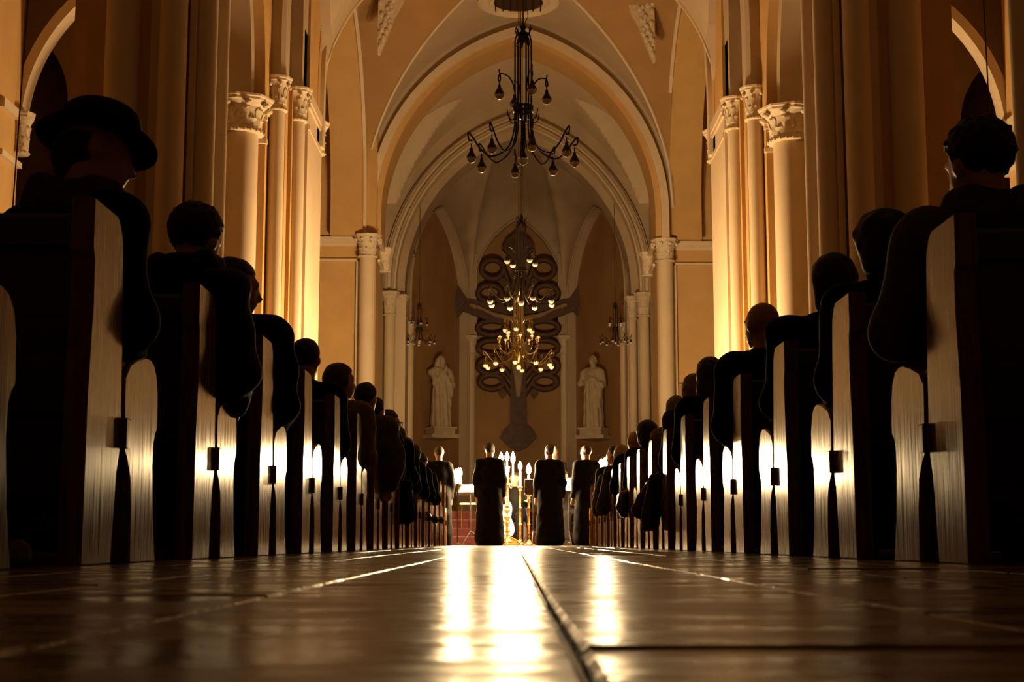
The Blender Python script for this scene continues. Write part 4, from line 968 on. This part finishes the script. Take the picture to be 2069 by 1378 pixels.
for i in range(6):
    a = 2*PI*(i+0.5)/6; ca, sa = math.cos(a), math.sin(a)
    z0 = 0.93 if i % 2 else 0.98; ro = 0.105
    ar_ = MB().tube(bez([(0.03*ca, 0.03*sa, z0-0.02), (0.07*ca, 0.07*sa, z0-0.06), (ro*ca, ro*sa, z0-0.02), (ro*ca, ro*sa, z0+0.02)], 4), 0.008, 6).build('branch', 'brass', cd)
    MB().lathe([(0.010, 0), (0.026, 0.015), (0.028, 0.02), (0.014, 0.03), (0.017, 0.05)], (ro*ca, ro*sa, z0+0.01), 12).build('candle_cup', 'brass', ar_)
    low = i in (1, 4)
    candle('thin white candle burning on the ornate brass candelabrum, ' + ['rear right upper flame', 'lower flame at the back', 'rear left upper flame', 'front left upper flame', 'lower flame in front', 'front right upper flame'][i], -0.118+ro*ca, 22.5+ro*sa, z0+0.055, 1.14 if low else 1.31+0.015*(i % 3), 0.012, 'candles on the ornate candelabrum', 1.15)
candle('candle burning at the very top centre of the ornate candelabrum', -0.118, 22.5, 1.21, 1.345, 0.014, 'candles on the ornate candelabrum', 1.2)
def stick(label, clabel, x, y, zt, zf, m='brass', fs=1.0):
    c = thing('candlestick', label, 'candlestick', (x, y, 0))
    lathe_stand(c, 'base', [(0.10, 0), (0.10, 0.015), (0.06, 0.035), (0.035, 0.06), (0.02, 0.09)], m)
    lathe_stand(c, 'stem', [(0.018, 0.08), (0.016, 0.30), (0.026, 0.32), (0.016, 0.34), (0.015, 0.55), (0.024, 0.57), (0.015, 0.59), (0.014, zt-0.08), (0.026, zt-0.06), (0.018, zt-0.04), (0.045, zt-0.01), (0.045, zt)], m)
    candle(clabel, x, y, zt, zf, 0.017, 'burning candles', fs)
stick('tall thin brass candlestick to the right of the ornate candelabrum', 'candle on the tall thin brass candlestick', 0.083, 22.6, 0.90, 1.21, 'brass', 1.1)
stick('brass candlestick rising behind the dark music desk', 'candle glowing just above the dark music desk', 0.215, 22.5, 0.77, 1.155, 'brass', 1.35)
def triple(label, clabel, x, y, zf):
    c = thing('candle_stand', label, 'candle stand', (x, y, 0))
    lathe_stand(c, 'base', [(0.12, 0), (0.12, 0.012), (0.03, 0.03), (0.012, 0.05)], 'iron')
    lathe_stand(c, 'pole', [(0.010, 0.03), (0.010, zf-0.20), (0.018, zf-0.19), (0.07, zf-0.165), (0.07, zf-0.155)], 'iron')
    for i in range(4):  # one flame multiplied: extra candles added to imitate its wide glow
        a = 2*PI*i/4+0.4; candle(clabel+[', at its back right', ', at its back left', ', at its front left', ', at its front right'][i], x+0.042*math.cos(a), y+0.042*math.sin(a), zf-0.155, zf+0.012*math.sin(5*a), 0.016, clabel+'s', 1.1)
triple('slim iron candle stand before the left music desk', 'short candle in the cluster added for a wider glow on the left iron stand', -0.875, 22.5, 1.092)
triple('slim iron candle stand at the end of the right pews', 'short candle in the cluster added for a wider glow on the right iron stand', 1.355, 22.5, 1.245)

def music_stand(label, x, y, rz, zd, tilt, sheet=None, m='iron', w_=0.46, hh=0.32):
    s = thing('music_stand', label, 'music stand', (x, y, 0), rz)
    MB().tube([(0, 0, 0.12), (0, 0, zd)], 0.010, 8).build('pole', m, s)
    for i in range(3):
        a = 2*PI*i/3+0.3; MB().tube([(0, 0, 0.22), (0.28*math.cos(a), 0.28*math.sin(a), 0.012)], 0.008, 6).build('leg', m, s)
    d = MB().box(-w_/2, w_/2, -0.006, 0.006, 0, hh).box(-w_/2, w_/2, -0.05, 0.006, -0.008, 0.006).build('desk', m, s, 0, (0, 0, zd)); d.rotation_euler = (tilt, 0, 0)
    if sheet:
        mt = Matrix.Translation((x, y, 0)) @ Matrix.Rotation(rz, 4, 'Z') @ Matrix.Translation((0, 0, zd)) @ Matrix.Rotation(tilt, 4, 'X')
        q = MB(); q.box(-0.20, -0.005, -0.012, -0.008, 0.012, 0.29).box(0.005, 0.20, -0.012, -0.008, 0.012, 0.29)
        o = q.build('sheet_music', 'paper', None, 0); o.matrix_world = mt; tag(o, sheet, 'sheet music')
        l = MB()
        for i in range(7):
            for xx in (-0.19, 0.02): l.box(xx, xx+0.16, -0.0135, -0.0122, 0.04+i*0.033, 0.046+i*0.033)
        l.build('staves', 'ink', o, 0)['kind'] = 'stuff'
    return s
music_stand('music stand on the left holding a brightly lit page', -0.685, 22.75, R(-14), 0.78, R(-58), 'brightly lit open music pages on the left stand')
music_stand('music stand on the right holding a brightly lit page', 0.84, 22.75, R(18), 0.81, R(-40), 'brightly lit music pages on the right stand, before the violinist')
music_stand('dark music desk seen from behind next to the brass candlesticks', 0.275, 22.25, R(8), 0.78, R(14), None, w_=0.26, hh=0.22)

PG = 'musicians and singers before the crossing'
person('musician in long black clothes at the far left, broad dark shoulders', -1.135, 21.95, R(10), 'stand', 0.022, lean=(0, 0.02), turn=R(10), hair='short', hairm='hair_brown', coat='cloth_black', long_coat=True, seed=31, group=PG, scale=0.86)
person('conductor-like figure in a long black coat between left music stand and candelabrum', -0.37, 21.65, R(-5), 'stand', 0.02, lean=(0.0, 0.02), turn=R(-20), hair='short', hairm='hair_brown', coat='cloth_black', long_coat=True, seed=32, group=PG, scale=0.88)
person('musician in a wide long black dress right of the brass candlesticks', 0.52, 21.7, R(8), 'stand', 0.022, turn=R(25), hair='bun', hairm='hair_brown', coat='cloth_black', long_coat=True, seed=33, group=PG, scale=0.865)
person('singer in black at the far right beside the right candle stand', 1.08, 21.95, R(20), 'stand', 0.022, turn=R(25), hair='short', hairm='hair_brown', coat='cloth_black', long_coat=True, seed=34, group=PG, scale=0.87)
person('singer facing the pews behind the violinist, face lit', 0.66, 25.5, R(172), 'stand', 0.022, hair='bob', hairm='hair_brown', coat='cloth_black', long_coat=True, seed=35, group=PG, scale=1.0)
person('taller singer facing the pews, second lit face on the right', 1.22, 25.6, R(185), 'stand', 0.022, hair='short', hairm='hair_brown', coat='cloth_black', long_coat=True, seed=36, group=PG, scale=1.0)
vp = person('seated violinist with lit face playing between the two figures in black', 0.80, 24.5, R(200), 'sit', 0.02, hair='short', hairm='hair_brown', coat='cloth_black', seed=37, group=PG, arms=[((-0.10, 0.12, -0.20), (0.08, 0.20, 0.16)), ((0.08, 0.16, -0.16), (-0.10, 0.20, 0.18))])
cp = person('seated cellist half hidden behind the candelabrum', 0.0, 25.2, R(175), 'sit', 0.02, hair='bob', hairm='hair_brown', coat='cloth_black', seed=38, group=PG, arms=[((-0.12, 0.14, -0.18), (0.02, 0.22, 0.02)), ((0.12, 0.14, -0.20), (-0.06, 0.22, -0.06))])
for (lb, x, y, rz) in (('plain dark chair under the violinist', 0.80, 24.5, R(200)), ('plain dark chair under the cellist', 0.0, 25.2, R(175))):
    c = thing('chair', lb, 'chair', (x, y, 0), rz)
    MB().box(-0.20, 0.20, -0.22, 0.20, 0.36, 0.395, 0.006).build('seat', 'pew_dark', c, 0)
    for (sx_, sy_) in ((-1,-1),(1,-1),(-1,1),(1,1)): MB().box(sx_*0.18-0.018, sx_*0.18+0.018, sy_*0.18-0.018-0.01, sy_*0.18+0.018-0.01, 0, 0.36).build('leg', 'pew_dark', c, 0)
    MB().box(-0.20, 0.20, -0.25, -0.225, 0.55, 0.80).box(-0.20, -0.17, -0.25, -0.225, 0.36, 0.8).box(0.17, 0.20, -0.25, -0.225, 0.36, 0.8).build('backrest', 'pew_dark', c, 0)
def fiddle(name, label, cat, loc, rot, k):
    f = thing(name, label, cat, loc); f.rotation_euler = rot
    out = []
    for i in range(24):
        t_ = 2*PI*i/24; r_ = 0.085+0.022*math.cos(2*t_)-0.012*math.cos(4*t_); out.append((k*1.0*r_*math.sin(t_), k*1.75*r_*math.cos(t_)))
    MB().prism(out, -0.018*k, 0.018*k, 'z').build('sound_box', 'violin_wood', f, 0.5)
    MB().box(-0.012*k, 0.012*k, 0.15*k, 0.42*k, 0.012*k, 0.026*k).build('neck', 'ink', f, 0)
    MB().tube([(0, 0.42*k, 0.018*k), (0, 0.45*k, 0.005*k), (0, 0.44*k, -0.01*k)], 0.012*k, 8).build('scroll', 'violin_wood', f)
    MB().box(-0.022*k, 0.022*k, -0.03*k, -0.025*k, 0.018*k, 0.045*k).build('bridge', 'wax', f, 0)
    return f
fiddle('violin', 'reddish violin held under the seated player’s chin'.replace('’', "'"), 'violin', (0.90, 24.2, 0.93), (R(-20), R(25), R(130)), 1.0)
fiddle('cello', 'orange-brown cello leaning beside the candelabrum', 'cello', (-0.16, 24.62, 0.44), (R(78), R(-6), R(2)), 1.9)
b = MB().tube([(0.74, 23.96, 0.80), (0.98, 24.09, 1.06)], 0.005, 5).build('violin_bow', 'violin_wood'); tag(b, 'thin violin bow laid across the violin', 'bow')
# red carpeted steps behind the musicians
stp = thing('altar_steps', 'dark red carpeted steps behind the left music stand', 'steps', (0, 26.4, 0))
for i in range(4):
    MB().box(-1.7, 1.8, 0.3*i, 1.6, 0.155*i, 0.155*(i+1), 0.008).build('step', 'red_carpet', stp, 0)
    MB().box(-1.7, 1.8, 0.3*i-0.012, 0.3*i+0.01, 0.155*(i+1)-0.014, 0.155*(i+1)-0.006).build('nosing', 'nosing', stp, 0)
rl = thing('altar_rail', 'low metal rail standing on the red steps', 'railing', (-0.72, 26.75, 0.31))
for i in range(4): MB().tube([(-0.24+i*0.16, 0, 0), (-0.24+i*0.16, 0, 0.42)], 0.010, 6).build('baluster', 'old_brass', rl)
MB().box(-0.28, 0.28, -0.02, 0.02, 0.42, 0.45).build('handrail', 'old_brass', rl, 0)

# ---- plaques on the transept walls
for (lb, x0, x1, zc, yy, lines) in (('engraved wall plaque beside the left arch column', -3.95, -3.48, 3.15, 31.18, ['HT', 'TT', 'II']), ('engraved wall plaque beside the right arch column', 3.56, 4.12, 3.15, 31.68, ['SITIS', 'AD'])):
    p = thing('wall_plaque', lb, 'plaque', ((x0+x1)/2, yy, zc)); hw = (x1-x0)/2
    MB().box(-hw, hw, 0.0, 0.07, -0.34, 0.34).build('frame', 'plaque_edge', p, 0)
    MB().box(-hw+0.02, hw-0.02, -0.012, 0.02, -0.32, 0.32).build('tablet', 'plaque', p, 0)
    MB().box(-hw+0.07, -hw+0.078, -0.016, -0.010, -0.27, 0.27).box(hw-0.078, hw-0.07, -0.016, -0.010, -0.27, 0.27).build('border_line', 'plaque_edge', p, 0)
    for i, tx in enumerate(lines):
        cu_ = bpy.data.curves.new('letters', 'FONT'); cu_.body = tx; cu_.size = 0.12; cu_.extrude = 0.003; cu_.align_x = 'CENTER'
        ob = bpy.data.objects.new('lettering', cu_); COL.objects.link(ob); dg = bpy.context.evaluated_depsgraph_get()
        me = bpy.data.meshes.new_from_object(ob.evaluated_get(dg)); bpy.data.objects.remove(ob); me.materials.append(M['plaque_edge'])
        o = link('lettering', me, p, ((-hw*0.25) if x0 > 0 else hw*0.3, -0.013, 0.12-i*0.15), (R(90), 0, 0)); o['kind'] = 'stuff'

# ---- coats, a bag and a shoe at the pew ends
def drape(name, label, cat, prims, m, h=0.014, seed=0.0):
    lo, hi = bounds(prims, 0.06)
    o = link(name, surf(name, sdf(prims, 0.04, 0.0, None, lambda P: noise_disp(0.012, 30, seed)(P)+0.008*np.sin(P[..., 0]*60+P[..., 1]*45)), lo, hi, h, m)); return tag(o, label, cat)
drape('coat', 'dark coat hanging over a pew end halfway down the left', 'coat', [('c', (-0.97, 12.95, 0.62), (-0.955, 13.0, 0.30), 0.05, 0.09), ('c', (-0.96, 12.88, 0.55), (-0.95, 12.85, 0.28), 0.05, 0.07), ('c', (-1.02, 12.9, 0.60), (-1.08, 12.9, 0.57), 0.05, 0.04)], 'cloth_black', seed=1)
drape('coat', 'dark coat with a tail hanging over a pew end halfway down the right', 'coat', [('c', (1.07, 11.05, 0.52), (1.02, 11.1, 0.20), 0.05, 0.07), ('c', (1.06, 11.25, 0.50), (1.0, 11.45, 0.30), 0.05, 0.08), ('c', (1.12, 11.1, 0.53), (1.2, 11.1, 0.5), 0.05, 0.04)], 'cloth_brown', seed=2)
drape('handbag', 'black handbag hanging on the right pew end beyond the coat', 'bag', [('e', (1.05, 14.3, 0.42), (0.05, 0.16, 0.13)), ('c', (1.08, 14.2, 0.5), (1.12, 14.3, 0.57), 0.012, 0.012), ('c', (1.08, 14.4, 0.5), (1.12, 14.3, 0.57), 0.012, 0.012)], 'leather_black', seed=3)
for k, (yy, nm) in enumerate(((17.0, 'nearer'), (18.2, 'farther'))):
    drape('coat', '%s of two rounded dark sleeves hanging over the far right pew ends' % nm, 'coat', [('c', (1.07, yy, 0.80), (1.03, yy, 0.45), 0.05, 0.085), ('c', (1.10, yy, 0.84), (1.18, yy, 0.84), 0.05, 0.04)], 'cloth_brown', 0.02, 4+k)
sh_ = drape('shoe', 'dark shoe poking out over the floor from the far left pews', 'shoe', [('c', (-1.02, 16.6, 0.33), (-0.84, 16.72, 0.30), 0.045, 0.035), ('c', (-1.02, 16.6, 0.34), (-1.06, 16.6, 0.38), 0.045, 0.04)], 'leather_black', 0.012, 9)

# thin cables hanging in the side aisles
for (lb, x, y) in (('thin black cable hanging in the left aisle', -5.08, 14.5), ('thin black cable hanging in the right aisle', 4.86, 14.5)):
    tag(MB().tube([(x+(0.12 if x < 0 else -0.02), y, 9.2), (x, y, 4.2), (x-(0.1 if x < 0 else 0), y, 0.0)], 0.008, 5).build('hanging_cable', 'iron'), lb, 'cable')
